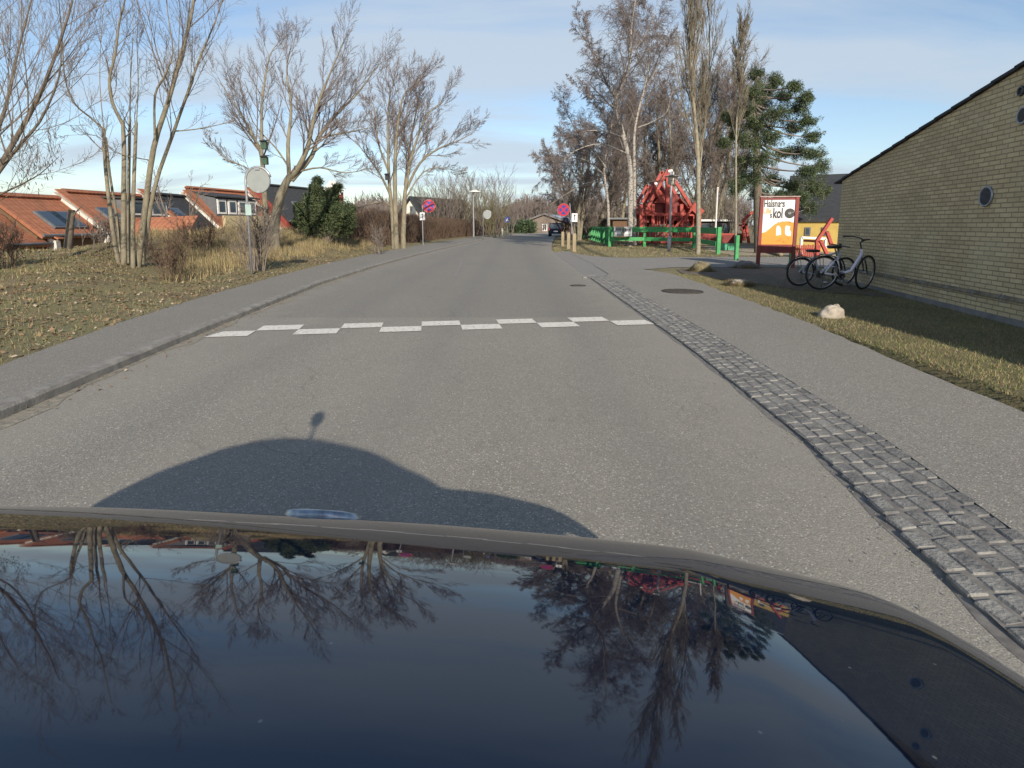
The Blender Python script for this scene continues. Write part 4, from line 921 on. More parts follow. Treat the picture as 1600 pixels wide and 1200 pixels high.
# dark van
p_ = P(868, 368, 66); p_.z = .0
o = thing('parked_van', p_, 'black people carrier seen from behind at the end of the road', 'van', rotz=R(-8))
hw, vh, vl = .88, 1.62, 4.3
prof = [(-.0, .35), (-.03, .9), (.12, 1.5), (.3, vh), (2.6, vh), (3.3, 1.05), (4.2, .9), (vl, .4), (vl, .3), (0, .3)]
b = MB(); b.prism([(-hw, y, z) for y, z in prof], (2 * hw, 0, 0)); b.v = [(x * (.86 if z > 1.3 else 1), y, z) for x, y, z in b.v]; b.build('body', M['paint'], o)
b = MB(); b.add([(-hw * .8, -.02, .98), (hw * .8, -.02, .98), (hw * .72, .13, 1.48), (-hw * .72, .13, 1.48)], [(0, 1, 2, 3)]); b.v = [(x, y - .02, z) for x, y, z in b.v]; b.build('rear_window', M['glass'], o)
for s_ in (-1, 1):
    b = MB(); b.box((s_ * .76, -.04, .88), (.14, .06, .3)); b.build('tail_light', M['sign_red'], o)
    for yy in (.8, 3.4): b = MB(); b.disc((s_ * .8, yy, .31), .31, .2, (1, 0, 0), 20); b.build('wheel', M['rubber'], o)
b = MB(); b.box((0, -.05, .62), (.5, .02, .11)); b.build('number_plate', M['white_print'], o)

# ------------------------------------------------------------------ terraced houses behind the bank
# each: ridge left px, ridge right px, eave pixel below right end, depth
def house(label, rl, rr_, dl, dr_, er, roofm, wallm, skylights=(), dormer=None, parapet=True, thin=False):
    A_ = P(*rl, dl); B_ = P(*rr_, dr_); Z = (A_.z + B_.z) / 2; A_.z = B_.z = Z
    e = (B_ - A_); L = e.length; e.normalize(); a = math.atan2(e.y, e.x); nrm = Vector((e.y, -e.x, 0))     # towards the viewer
    # eave: horizontal run so that the pixel matches at the right end
    d = ray(*er); best = None
    # intersect view ray with the vertical plane through B_ along nrm
    t = (B_).dot(e) / d.dot(e) if abs(d.dot(e)) > 1e-6 else 30
    q_ = Vector((0, 0, CH)) + d * t; run = (q_ - B_).dot(nrm); drop = Z - q_.z
    run = max(2.0, min(run, 6.5)); drop = max(.8, drop)
    o = thing('terraced_house', (A_.x, A_.y, Z), label, 'house', 'terraced houses behind the grass bank', rotz=a)
    # local: x along ridge, y away from the viewer (towards viewer is -y)
    SL = math.hypot(run, drop); th = math.atan2(drop, run)
    rb = MB(); rb.box((L / 2, -SL / 2, -.06), (L, SL + .3, .12)); ro = rb.build('roof', roofm, o); ro.rotation_euler[0] = th
    rb = MB(); rb.box((L / 2, SL / 2, -.06), (L, SL + .3, .12)); r2 = rb.build('rear_roof', roofm, o); r2.rotation_euler[0] = -th
    b = MB(); b.prism([(0, -run + .15, -drop - .1), (0, -run + .15, -drop - 3.2), (0, run - .15, -drop - 3.2), (0, run - .15, -drop - .1), (0, 0, -.2)], (L, 0, 0)); wo_ = b.build('wall', wallm, o)
    b = MB(); b.tube([(0, 0, .02), (L, 0, .02)], .11, 8); b.build('ridge', mat('ridge_tile', (.30, .10, .05), (.2, .07, .04)) if roofm is M['tile'] else M['slate'], o)
    b = MB(); b.tube([(0, -run - .12, -drop - .06), (L, -run - .12, -drop - .06)], .06, 6); b.build('gutter', M['zinc'], o)
    if parapet:
        b = MB(); b.prism([(L - .0, .2, .28), (L - .0, -run - .25, -drop + .02), (L - .0, -run - .25, -drop - 1.3), (L - .0, -run + .15, -drop - 1.3), (L - .0, .2, -.5)], (.26, 0, 0)); b.build('parapet', M['whitewash'], o)
        rb = MB(); rb.box((L + .13, -SL / 2, .30), (.42, SL + .5, .05)); c_ = rb.build('parapet_tiles', roofm if roofm is M['tile'] else M['tile'], o); c_.rotation_euler[0] = th
    for (u, v, w__, h__) in skylights:      # along, down the slope (fractions), metres
        b = MB(); b.box((L * u, -SL * v, .05), (w__, h__, .10)); fr = b.build('skylight', M['zinc'], o); fr.rotation_euler[0] = th
        b = MB(); b.box((L * u, -SL * v, .105), (w__ - .14, h__ - .16, .02)); b.build('pane', M['glass'], fr)
    if dormer:
        u, wdm, hd, dd_ = dormer             # centre along, width, height, forward run
        yb_ = -run * .15; yf_ = -dd_; zf = -drop * dd_ / run + hd
        b = MB(); b.prism([(L * u - wdm / 2, 0, -.25), (L * u - wdm / 2, yf_, zf - .12), (L * u - wdm / 2, yf_, zf - hd - .1), (L * u - wdm / 2, 0, -.6)], (wdm, 0, 0)); dm = b.build('dormer', M['zinc'], o)
        b = MB(); b.beam((L * u, .1, -.18), (L * u, yf_ - .25, zf - .05), wdm + .3, .08); b.build('dormer_roof', M['slate'], dm)
        n = max(2, int(wdm / .9))
        for k in range(n):
            x = L * u - wdm / 2 + wdm * (k + .5) / n
            b = MB(); b.box((x, yf_ - .03, zf - hd * .52), (wdm / n - .18, .06, hd * .72)); wf = b.build('window_frame', M['white'], dm)
            b = MB(); b.box((x - .0, yf_ - .065, zf - hd * .52), (wdm / n - .42, .02, hd * .52)); b.build('pane', M['glass'], wf)
        if wdm > 3: b = MB(); b.box((L * u - .3, -run - .25, -drop - .3), (wdm + .6, .2, 2.3)); b.build('bay_wall', M['ybrick'], o)
    return o, L, run, drop
house('orange tiled terraced house cut off by the left picture edge', (-110, 322), (-20, 316), 19, 21.5, (20, 378), M['tile'], M['board'])
house('orange tiled terraced house with a double skylight, left of the many-stemmed tree', (-18, 314), (89, 301), 21.5, 24.5, (149, 364), M['tile'], M['board'], skylights=((.46, .66, 1.0, 1.1), (.64, .66, 1.0, 1.1)))
house('orange tiled terraced house with grey dormer directly behind the many-stemmed tree', (98, 309), (217, 298), 25, 29.5, (262, 352), M['tile'], M['bbrick'], skylights=((.22, .72, .9, 1.1),), dormer=(.72, 2.6, 1.0, 1.5))
house('dark slate terraced house between two orange ones', (224, 308), (286, 302), 30, 33.5, (345, 362), M['slate'], M['bbrick'], skylights=((.3, .55, .9, 1.0),))
house('orange tiled terraced house with wide white dormer windows behind the traffic mirror', (292, 299), (384, 296), 34, 39, (436, 358), M['tile'], M['ybrick'], dormer=(.42, 3.6, 1.25, 1.7))
o, L, run, drop = house('dark slate roofed house with red boarded wall behind the green conifer', (400, 296), (500, 290), 40, 47, (545, 345), M['slate'], mat('red_boards', (.26, .05, .04), (.19, .04, .03), 6), skylights=((.35, .62, 1.0, 1.1),), parapet=False)
b = MB(); b.prism([(L - .2, -.9, -1.0), (L - .2, -2.4, -1.0), (L - .2, -2.4, -.2), (L - .2, -1.65, .5), (L - .2, -.9, -.2)], (-.3, 0, 0)); b.build('gable_dormer', M['sign_red'] if 0 else mat('red_boards_b', (.30, .06, .05), (.22, .04, .035), 6), o)
b = MB(); b.beam((L - .6, -2.55, -.3), (L - .6, -1.65, .6), .5, .08, up=(1, 0, 0)); b.beam((L - .6, -1.65, .6), (L - .6, -.75, -.3), .5, .08, up=(1, 0, 0)); b.build('bargeboard', M['white'], o)
# orange lean-to below the dark house and low white wall
o = thing('garden_lean_to', P(245, 372, 24), 'low orange tiled lean-to roof behind the right stems of the many-stemmed tree', 'lean-to')
b = MB(); b.add([(-1.3, -.6, 0), (1.5, -.3, .1), (1.2, 1.2, 1.0), (-1.2, 1.0, .9), (-1.3, -.6, -.1), (1.5, -.3, .0), (1.2, 1.2, .9), (-1.2, 1.0, .8)], [(0, 1, 2, 3), (4, 7, 6, 5), (0, 4, 5, 1), (1, 5, 6, 2), (3, 7, 4, 0)]); b.build('roof', M['tile'], o)
b = MB(); b.box((.1, .4, -1.2), (2.6, 1.2, 2.2)); b.build('wall', M['whitewash'], o)
# white house behind the paired trees
o = thing('white_house', P(648, 352, 62), 'white gabled house with dark roof behind the paired roadside trees', 'house')
L0 = o.location.copy(); gl, gp, gr = P(618, 345, 62) - L0, P(640, 310, 62) - L0, P(662, 345, 62) - L0
b = MB(); b.prism([gl - Vector((0, 0, 2.4)), gr - Vector((0, 0, 2.4)), gr, gp, gl], (5, 9, 0)); b.build('wall', M['whitewash'], o)
b = MB()
for a, c in ((gl, gp), (gp, gr)):
    k = Vector((0, -.4, .05)); kk = Vector((5.2, 9.4, .05)); b.add([a + k, c + k, c + kk, a + kk, a + k + Vector((0, 0, .2)), c + k + Vector((0, 0, .2)), c + kk + Vector((0, 0, .2)), a + kk + Vector((0, 0, .2))], [(0, 3, 2, 1), (4, 5, 6, 7), (0, 1, 5, 4), (1, 2, 6, 5), (2, 3, 7, 6), (3, 0, 4, 7)])
b.build('roof', M['slate'], o)
b = MB(); a = P(641, 342, 62) - L0; c = P(650, 322, 62) - L0; b.box(((a.x + c.x) / 2, -.05, (a.z + c.z) / 2), (c.x - a.x, .12, c.z - a.z)); wo_ = b.build('window', M['zinc'], o); b = MB(); b.box(((a.x + c.x) / 2, -.12, (a.z + c.z) / 2), (c.x - a.x - .15, .03, c.z - a.z - .2)); b.build('pane', M['glass'], wo_)

# ------------------------------------------------------------------ trees
def rnd_perp(rg, d):
    a = d.orthogonal().normalized(); b_ = d.cross(a); t = rg.uniform(0, 2 * PI); return a * math.cos(t) + b_ * math.sin(t)
def grow(rg, out, p, d, L, r, lvl, S):
    """One branch and its children; S holds per-level settings."""
    s = S[lvl]; n = s.get('seg', 4); pts = [p.copy()]; rs = [r]; q_ = p.copy(); d = d.normalized()
    for i in range(n):
        d = (d + Vector((rg.gauss(0, 1), rg.gauss(0, 1), rg.gauss(0, 1))) * s.get('wob', .1) + Vector((0, 0, s.get('up', .05)))).normalized()
        q_ = q_ + d * (L / n); pts.append(q_.copy()); rs.append(r * (1 - (1 - s.get('tip', .35)) * (i + 1) / n))
    out.append((pts, rs, lvl))
    if lvl + 1 < len(S): spawn(rg, out, pts, rs, L, lvl + 1, S)
def spawn(rg, out, pts, rs, L, lvl, S, start=None, count=None):
    s = S[lvl]; cnt = count if count is not None else s['n']; st = start if start is not None else s.get('start', .2)
    cnt = int(cnt * rg.uniform(.8, 1.2) + .5)
    m = len(pts) - 1
    for k in range(cnt):
        t = st + (1 - st) * (k + rg.random()) / max(cnt, 1); t = min(t, .999); f = t * m; i = int(f); fr = f - i
        q_ = pts[i].lerp(pts[i + 1], fr); d0 = (pts[i + 1] - pts[i]).normalized(); r0 = rs[i] + (rs[i + 1] - rs[i]) * fr
        an = R(s.get('ang', 45) * rg.uniform(.7, 1.25)); d = d0 * math.cos(an) + rnd_perp(rg, d0) * math.sin(an)
        grow(rg, out, q_, d, L * s.get('len', .5) * rg.uniform(.6, 1.2) * (1 - s.get('taper', .4) * t), max(s.get('rmin', .004), min(r0 * s.get('rad', .55), s.get('rmax', 1))), lvl, S)
def emit_tree(name, loc, out, barkm, twigm, label, cat='tree', group=None, split=1, sides=(10, 6, 4, 3, 3, 3), smooth_cr=True):
    o = thing(name, loc, label, cat, group); a, c = Tubes(), Tubes()
    for pts, rs, lv in out: (a if lv <= split else c).add(pts, rs, sides[min(lv, 5)])
    a.build('trunk', barkm, o, loc); c.build('crown', twigm, o, loc); return o
def stem(pxs, Y0, Y1=None, wob=0, rg=None):
    n = len(pxs); Y1 = Y0 if Y1 is None else Y1
    return [P(a, c, Y0 + (Y1 - Y0) * i / max(1, n - 1)) for i, (a, c) in enumerate(pxs)]
def refine(pts, k=2):
    out = []
    for i in range(len(pts) - 1):
        p0_, p1, p2, p3 = pts[max(i - 1, 0)], pts[i], pts[i + 1], pts[min(i + 2, len(pts) - 1)]
        for j in range(k):
            t = j / k; out.append(.5 * ((2 * p1) + (p2 - p0_) * t + (2 * p0_ - 5 * p1 + 4 * p2 - p3) * t * t + (3 * p1 - p0_ - 3 * p2 + p3) * t ** 3))
    return out + [pts[-1]]
def limb(rg, out, px, Ya, Yb, r0, r1, S, lvl=0, start=.35, count=None, spawnlvl=1):
    pts = refine(stem(px, Ya, Yb), 3)
    if px[0][1] > 360: pts = [pts[0] - Vector((0, 0, .9))] + pts
    n = len(pts); rs = [r0 + (r1 - r0) * i / (n - 1) for i in range(n)]
    out.append((pts, rs, lvl)); L = sum((pts[i + 1] - pts[i]).length for i in range(n - 1))
    spawn(rg, out, pts, rs, L, spawnlvl, S, start, count); return pts

# 1: many-stemmed tree
rg = random.Random(11); out = []
S = [dict(), dict(n=9, ang=34, len=.34, wob=.10, up=.12, seg=5, rad=.34, rmax=.016, tip=.35, taper=.5), dict(n=8, ang=40, len=.45, wob=.12, up=.10, seg=4, rad=.5, tip=.45, rmin=.0035), dict(n=6, ang=42, len=.42, wob=.12, up=.04, seg=3, rad=.6, rmin=.0028, tip=.7)]
bY = 13.2; base = P(202, 427, bY)
limb(rg, out, [(188, 425), (176, 358), (165, 262), (162, 200)], bY, bY - .2, 0.058, 0.030, S, 0, .75, 3)
limb(rg, out, [(162, 202), (142, 184), (116, 161), (101, 120), (97, 56), (92, 0), (90, -60)], bY - .2, bY - .8, 0.023, 0.006, S, 0, .1, 11)
limb(rg, out, [(162, 200), (156, 130), (158, 60), (165, -20)], bY - .2, bY + .3, 0.011, 0.004, S, 0, .2, 5)
limb(rg, out, [(192, 425), (184, 350), (172, 275), (166, 215)], bY + .3, bY + .4, 0.043, 0.021, S, 0, .7, 3)
limb(rg, out, [(194, 425), (193, 337), (194, 244), (192, 190)], bY - .2, bY, 0.066, 0.039, S, 0, .8, 2)
limb(rg, out, [(192, 195), (176, 161), (171, 124), (180, 86), (186, 38), (195, 0), (202, -60), (205, -120)], bY, bY - .6, 0.039, 0.008, S, 0, .1, 14)
limb(rg, out, [(202, 427), (201, 300), (203, 182)], bY + .2, bY + .3, 0.055, 0.027, S, 0, .85, 2)
limb(rg, out, [(203, 190), (204, 120), (208, 50), (206, -20)], bY + .3, bY + .5, 0.016, 0.004, S, 0, .1, 7)
limb(rg, out, [(208, 427), (208, 319), (213, 191)], bY - .3, bY - .2, 0.058, 0.033, S, 0, .85, 2)
limb(rg, out, [(213, 195), (216, 130), (214, 60), (218, 10)], bY - .2, bY - .3, 0.014, 0.004, S, 0, .1, 6)
limb(rg, out, [(214, 430), (225, 340), (240, 232), (262, 161), (281, 94), (300, 19), (307, -50), (312, -130)], bY - .1, bY - .9, 0.078, 0.012, S, 0, .35, 17)
limb(rg, out, [(242, 215), (242, 150), (256, 120), (270, 82), (262, 20), (258, -40)], bY - .5, bY - 1.0, 0.027, 0.005, S, 0, .15, 9)
limb(rg, out, [(222, 420), (240, 300), (270, 210), (289, 157), (311, 94), (330, 49), (352, -10)], bY + .4, bY + .2, 0.055, 0.009, S, 0, .3, 16)
limb(rg, out, [(272, 205), (305, 202), (337, 196), (370, 188)], bY + .3, bY - .5, 0.017, 0.004, S, 0, .15, 7)
limb(rg, out, [(232, 250), (180, 238), (150, 212), (100, 212)], bY, bY - .6, 0.012, 0.003, S, 0, .2, 6)
emit_tree('bare_tree', base, out, M['bark_g'], M['twig'], 'bare many-stemmed tree with several sawn-off stems, on the grass bank at left', split=0, group='bare trees on the left grass bank')
# 2: tree at the left edge with catkins
rg = random.Random(21); out = []
S2 = [dict(), dict(n=10, ang=30, len=.40, wob=.07, up=.14, seg=5, rad=.34, rmax=.016, tip=.35), dict(n=9, ang=34, len=.45, wob=.08, up=.14, seg=4, rad=.5, tip=.4, rmin=.0035), dict(n=6, ang=38, len=.42, wob=.10, up=.06, seg=3, rad=.6, rmin=.0028, tip=.7)]
bY = 11.0; base = P(-70, 440, bY)
limb(rg, out, [(-70, 440), (-20, 300), (40, 190), (70, 130), (108, 20), (125, -60)], bY, bY - .5, 0.066, 0.009, S2, 0, .3, 14)
limb(rg, out, [(-70, 440), (-30, 280), (8, 170), (28, 80), (60, -40)], bY, bY + .8, 0.058, 0.009, S2, 0, .3, 13)
limb(rg, out, [(-75, 440), (-40, 330), (20, 240), (62, 190), (92, 120), (95, 60)], bY, bY - 1, 0.047, 0.007, S2, 0, .3, 12)
limb(rg, out, [(-80, 440), (-60, 250), (-30, 110), (5, -20)], bY, bY + .5, 0.062, 0.012, S2, 0, .3, 11)
cp = limb(rg, out, [(-60, 400), (-20, 320), (30, 290), (62, 272), (92, 245)], bY, bY - 1.2, 0.027, 0.004, S2, 0, .3, 8)
tr = emit_tree('catkin_tree', base, out, M['bark'], M['twig'], 'bare tree with hanging catkins cut off by the left picture edge', split=0)
ct = Tubes()
cands = [pp for pts, rs, lv in out if lv >= 2 for pp in pts if -9.5 < pp.x / pp.y * 10 < -8 and pp.z < 3.0]
rg.shuffle(cands)
for k in range(90):
    pp = (cp[int(len(cp) * rg.uniform(.35, 1)) - 1] + Vector((rg.uniform(-.2, .2), rg.uniform(-.2, .2), rg.uniform(-.15, .25)))) if k < 60 or not cands else cands[k % len(cands)]
    Lc = rg.uniform(.04, .08); ct.add([pp, pp + Vector((.004, 0, -Lc * .5)), pp + Vector((.008, 0, -Lc))], [.006, .009, .004], 4)
cmat = mat('catkin', (.09, .06, .035), (.06, .04, .025)); c0 = None
for (m_, n_), LL in ct.g.items():
    for pts_, rs_k in LL:
        if c0 is None:
            tb = Tubes(); tb.add([Vector((0, 0, 0)), Vector((.004, 0, -.03)), Vector((.008, 0, -.06))], [.006, .009, .004], 4); c0 = tb.build('catkin', cmat, tr); q_ = c0
        else:
            q_ = c0.copy(); COL.objects.link(q_)
        q_.location = pts_[0] - base; q_.scale = (1, 1, (pts_[0] - pts_[2]).length / .06)
# 3: big spreading tree
rg = random.Random(31); out = []
S3 = [dict(), dict(n=13, ang=30, len=.42, wob=.07, up=.09, seg=6, rad=.38, rmax=.032, tip=.35), dict(n=11, ang=34, len=.45, wob=.09, up=.07, seg=4, rad=.5, tip=.4, rmin=.0055), dict(n=11, ang=38, len=.42, wob=.10, up=.03, seg=3, rad=.6, rmin=.004, tip=.6)]
bY = 21.0; base = P(424, 362, bY)
limb(rg, out, [(428, 362), (434, 320), (445, 290), (452, 276)], bY, bY, 0.203, 0.114, S3, 0, .9, 1)
limb(rg, out, [(452, 278), (450, 225), (455, 169), (448, 110), (455, 72)], bY, bY + .6, 0.086, 0.012, S3, 0, .25, 13)
limb(rg, out, [(452, 280), (466, 262), (480, 232), (487, 202), (496, 165), (517, 112), (536, 66)], bY, bY - .8, 0.117, 0.012, S3, 0, .25, 18)
limb(rg, out, [(455, 282), (487, 244), (497, 215), (525, 180), (562, 142), (592, 100)], bY, bY + 1, 0.101, 0.011, S3, 0, .2, 18)
limb(rg, out, [(418, 364), (413, 300), (409, 244), (400, 222), (386, 195), (367, 165), (341, 122)], bY + .5, bY - .5, 0.117, 0.011, S3, 0, .3, 15)
limb(rg, out, [(409, 244), (409, 170), (413, 131), (422, 86), (436, 66)], bY, bY + .6, 0.062, 0.008, S3, 0, .15, 13)
limb(rg, out, [(468, 268), (500, 262), (540, 270), (585, 262)], bY, bY - 1, 0.039, 0.007, S3, 0, .15, 10)
limb(rg, out, [(494, 216), (525, 210), (562, 203), (604, 194)], bY, bY - .5, 0.039, 0.007, S3, 0, .15, 10)
limb(rg, out, [(412, 290), (385, 262), (355, 250), (325, 222)], bY, bY - .5, 0.035, 0.006, S3, 0, .15, 10)
limb(rg, out, [(452, 262), (430, 230), (395, 190), (372, 120)], bY, bY + .5, 0.039, 0.007, S3, 0, .15, 10)
emit_tree('bare_tree', base, out, M['bark_g'], M['twig_p'], 'large spreading bare tree with two green nest boxes behind the traffic mirror', split=0, group='bare trees on the left grass bank')
def nestbox(px, py, Yd, m, label):
    p_ = P(px, py, Yd); o = thing('nest_box', p_, label, 'nest box', 'nest boxes hung on the bare trees')
    b = MB(); b.box((0, 0, 0), (.20, .18, .28), bev=.01); b.build('box', m, o); b = MB(); b.box((0, -.03, .165), (.25, .26, .03), Matrix.Rotation(.25, 3, 'X')); b.build('lid', M['dark'], o); b = MB(); b.disc((0, -.093, .04), .022, .006); b.build('entrance', M['black'], o)
nb = mat('nest_green', (.05, .10, .06), (.035, .07, .045))
nestbox(413, 227, 20.7, nb, 'upper dark green nest box on the large spreading tree')
nestbox(414, 251, 20.7, nb, 'lower dark green nest box on the large spreading tree, just above the mirror')
nestbox(605, 277, 29.6, M['dark'], 'small black nest box on the paired roadside trees')
# 4: paired trees
rg = random.Random(41); out = []
S4 = [dict(), dict(n=12, ang=29, len=.38, wob=.06, up=.07, seg=6, rad=.38, rmax=.036, tip=.35), dict(n=11, ang=32, len=.46, wob=.08, up=.04, seg=4, rad=.5, tip=.4, rmin=.007), dict(n=11, ang=36, len=.45, wob=.08, up=-.01, seg=3, rad=.6, rmin=.0065, tip=.6)]
bY = 30; base = P(617, 371, bY)
limb(rg, out, [(615, 371), (612, 325), (608, 281), (606, 217), (607, 169), (611, 138)], bY, bY, 0.133, 0.018, S4, 0, .4, 15)
limb(rg, out, [(619, 371), (617, 290), (618, 240), (621, 200), (628, 157), (638, 138)], bY - .1, bY - .6, 0.148, 0.018, S4, 0, .35, 16)
limb(rg, out, [(610, 305), (598, 280), (585, 259), (562, 229), (538, 208)], bY, bY - 1, 0.070, 0.012, S4, 0, .2, 13)
limb(rg, out, [(614, 325), (600, 316), (580, 318), (555, 325)], bY, bY - 1, 0.047, 0.009, S4, 0, .2, 8)
limb(rg, out, [(608, 270), (590, 220), (585, 170), (580, 158)], bY, bY + 1, 0.062, 0.012, S4, 0, .2, 12)
emit_tree('bare_tree', base, out, M['bark_g'], M['twig_p'], 'left of the paired bare roadside trees, with a black nest box', split=0, group='bare trees on the left grass bank')
out = []; base = P(632, 369, bY + .5)
limb(rg, out, [(630, 369), (632, 320), (633, 300), (640, 258), (650, 222), (668, 180), (690, 160)], bY + .5, bY, 0.148, 0.018, S4, 0, .35, 18)
limb(rg, out, [(633, 300), (656, 255), (686, 232), (714, 221), (742, 206)], bY + .5, bY - .5, 0.078, 0.012, S4, 0, .2, 15)
limb(rg, out, [(633, 290), (640, 230), (650, 175), (652, 150)], bY + .5, bY + 1, 0.078, 0.012, S4, 0, .2, 13)
limb(rg, out, [(633, 312), (660, 270), (690, 262), (715, 268)], bY + .5, bY + 1, 0.047, 0.009, S4, 0, .2, 9)
emit_tree('bare_tree', base, out, M['bark_g'], M['twig_p'], 'right of the paired bare roadside trees, leaning over the road', split=0, group='bare trees on the left grass bank')

# sawn trunk, saplings, brush on the bank
rg = random.Random(51); out = []; a = stem([(106, 388), (109, 360), (112, 328)], 14.5); out.append((refine(a, 3), [.10, .095, .09, .088, .085, .083, .08], 0)); out.append((stem([(111, 345), (118, 332), (128, 322)], 14.5), [.03, .02, .012], 0))
t_ = Tubes(); [t_.add(p_, r_, 8) for p_, r_, _ in out]; o = thing('sawn_trunk', a[0], 'sawn-off leafless trunk standing in front of the double skylight house', 'tree trunk'); t_.build('trunk', M['bark'], o, a[0])
def brush(name, px, py, Yd, hpx, wpx, n, label, twig, seed, S_, r=.02, cat='shrub', group=None, zfix=True, lean=.5, parent_split=0):
    rg = random.Random(seed); out = []; b0 = P(px, py, Yd)
    if zfix: b0.z = gz(b0.x, b0.y) - .03
    H = hpx / F * Yd; Wd = wpx / F * Yd
    for k in range(n):
        o_ = Vector((rg.uniform(-.28, .28) * Wd, rg.uniform(-.2, .2) * Wd, 0)); d = Vector((o_.x / (Wd + .01) * 2 * lean + rg.gauss(0, .12), rg.gauss(0, .15), 1))
        grow(rg, out, b0 + o_, d, H * rg.uniform(.6, .95), r * rg.uniform(.6, 1.1), 0, S_)
    return emit_tree(name, b0, out, twig, twig, label, cat, group, split=parent_split, sides=(5, 3, 3, 3, 3, 3))
SB = [dict(seg=5, wob=.07, up=.05, tip=.3), dict(n=8, ang=30, len=.5, wob=.12, up=.08, seg=3, rad=.55, rmin=.006, tip=.6), dict(n=5, ang=35, len=.5, wob=.12, up=.04, seg=2, rad=.6, rmin=.005, tip=.7)]
brush('bare_shrub', 400, 415, 14.8, 110, 40, 22, 'tangled brown shrub right beside the tall traffic mirror pole', M['twig'], 61, SB, .018)
brush('bare_shrub', 268, 428, 12.4, 80, 50, 16, 'dark tangled shrub at the foot of the many-stemmed tree, right side', M['twig_r'], 62, SB, .012)
brush('bare_shrub', 5, 425, 12.0, 75, 80, 16, 'dark low shrub at the left picture edge', M['twig_r'], 63, SB, .010)
brush('bare_shrub', 160, 395, 15.5, 55, 80, 22, 'brown brush behind the many-stemmed tree, in front of the double skylight house', M['twig'], 64, SB, .008)
brush('bare_shrub', 592, 390, 24, 55, 18, 9, 'thin bare sapling clump on the grass bank right of the conifer', M['twig'], 65, SB, .014)
brush('bare_shrub', 310, 395, 18, 55, 100, 24, 'wide reddish brush in front of the dormer house', M['twig_r'], 66, SB, .010)
brush('bare_tree', 285, 380, 26, 120, 60, 4, 'small bare tree rising behind the roofs between two stems of the many-stemmed tree', M['twig'], 67, [dict(seg=6, wob=.06, up=.04, tip=.3), dict(n=9, ang=42, len=.42, wob=.12, seg=4, rad=.5, tip=.4), dict(n=6, ang=42, len=.45, wob=.12, seg=3, rad=.55, rmin=.007, tip=.6), dict(n=3, ang=40, len=.5, wob=.1, seg=2, rad=.6, rmin=.006, tip=.7)], .05, 'tree')

# hedge: too many rods to count
rg = random.Random(71); ht = Tubes()
def rods(tb, n, y0, y1, off0, off1, h0, h1, r, side='L', seed=1):
    rg = random.Random(seed)
    for k in range(n):
        y = y0 + (y1 - y0) * rg.random() ** .8; x = interp(WALK, y) - rg.uniform(off0, off1); z = gz(x, y) - .05; h = rg.uniform(h0, h1)
        a = Vector((x, y, z)); tb.add([a, a + Vector((rg.gauss(0, .12), rg.gauss(0, .12), h * .5)), a + Vector((rg.gauss(0, .3), rg.gauss(0, .3), h))], [r, r * .8, r * .5], 3)
rods(ht, 15000, 30, 80, 1.0, 5.5, .8, 2.0, .016, seed=7)
stuff(ht.build('hedge_thicket', M['twig_r']), 'long reddish brown leafless hedge thicket along the left sidewalk towards the bend', 'hedge')
# tall dry grass on the bank
def blades(name, pts_fn, n, h0, h1, w0, mats, seed, probs, lean=.4, label=None, cat='grass'):
    rs = np.random.RandomState(seed); X, Y = pts_fn(rs, n); Z = np.array([gz(a, c) for a, c in zip(X, Y)]); n = len(X)
    h = rs.uniform(h0, h1, n); t = rs.uniform(0, 2 * PI, n); ln = rs.normal(0, lean, n) * h; t2 = rs.uniform(0, 2 * PI, n); wv_ = w0 * rs.uniform(.6, 1.4, n)
    base = np.stack([X, Y, Z - .01], 1); s_ = np.stack([np.cos(t) * wv_, np.sin(t) * wv_, np.zeros(n)], 1); tip = base + np.stack([np.cos(t2) * ln, np.sin(t2) * ln, h], 1)
    V = np.stack([base - s_, base + s_, tip], 1).reshape(-1, 3); Fc = np.arange(3 * n).reshape(-1, 3)
    return stuff(npmesh(name, V, Fc, 3, mats, mi=rs.choice(len(mats), n, p=probs)), label, cat)
def leftpts(y0, y1, u0, u1, pw=1.0):
    def f(rs, n):
        Y = y0 + (y1 - y0) * rs.rand(n) ** pw; U = u0 + (u1 - u0) * rs.rand(n) ** .9; X = np.interp(Y, [a for a, _ in WALK], [b_ for _, b_ in WALK]) - U; return X, Y
    return f
def clump(fn, k, sd):
    def f(rs, n):
        X, Y = fn(rs, max(1, n // k)); X = np.repeat(X, k) + rs.normal(0, sd, len(X) * k); Y = np.repeat(Y, k) + rs.normal(0, sd, len(Y) * k)
        lim = np.interp(Y, [a for a, _ in WALK], [b_ for _, b_ in WALK]) - .02; X = np.minimum(X, lim); k_ = (X / Y > -.64) | (Y > 19); return X[k_], Y[k_]
    return f
GM = [M['straw'], M['gblade'], M['bblade']]
blades('verge_grass', leftpts(2.5, 34, .02, 9, 1.5), 90000, .02, .085, .004, GM, 1, [.36, .34, .30], .6, 'short mixed green and straw grass of the left verge')
blades('dry_grass', clump(leftpts(12, 32, 1.4, 8, 1.0), 30, .13), 42000, .10, .38, .006, GM, 2, [.72, .10, .18], .35, 'tall straw coloured dry grass on the left bank')
blades('dry_grass', lambda rs, n: leftpts(6, 16, 3.0, 9.5, 1.0)(rs, n), 9000, .04, .15, .005, GM, 12, [.35, .30, .35], .5, 'sparse rough grass under the many-stemmed tree')
def rightpts(rs, n):
    Y = 1.5 + 13.2 * rs.rand(n) ** 1.1; lo_ = np.interp(Y, [a for a, _ in PEDGE], [b_ for _, b_ in PEDGE]) - .03
    hi = C0.x + (N0.x - C0.x) * (C0.y - Y) / (C0.y - N0.y) - .05; X = lo_ + (hi - lo_) * rs.rand(n); return X, Y
blades('lawn_grass', rightpts, 90000, .012, .05, .004, GM, 3, [.34, .46, .20], .6, 'short olive grass strip between the footpath and the brick wall')
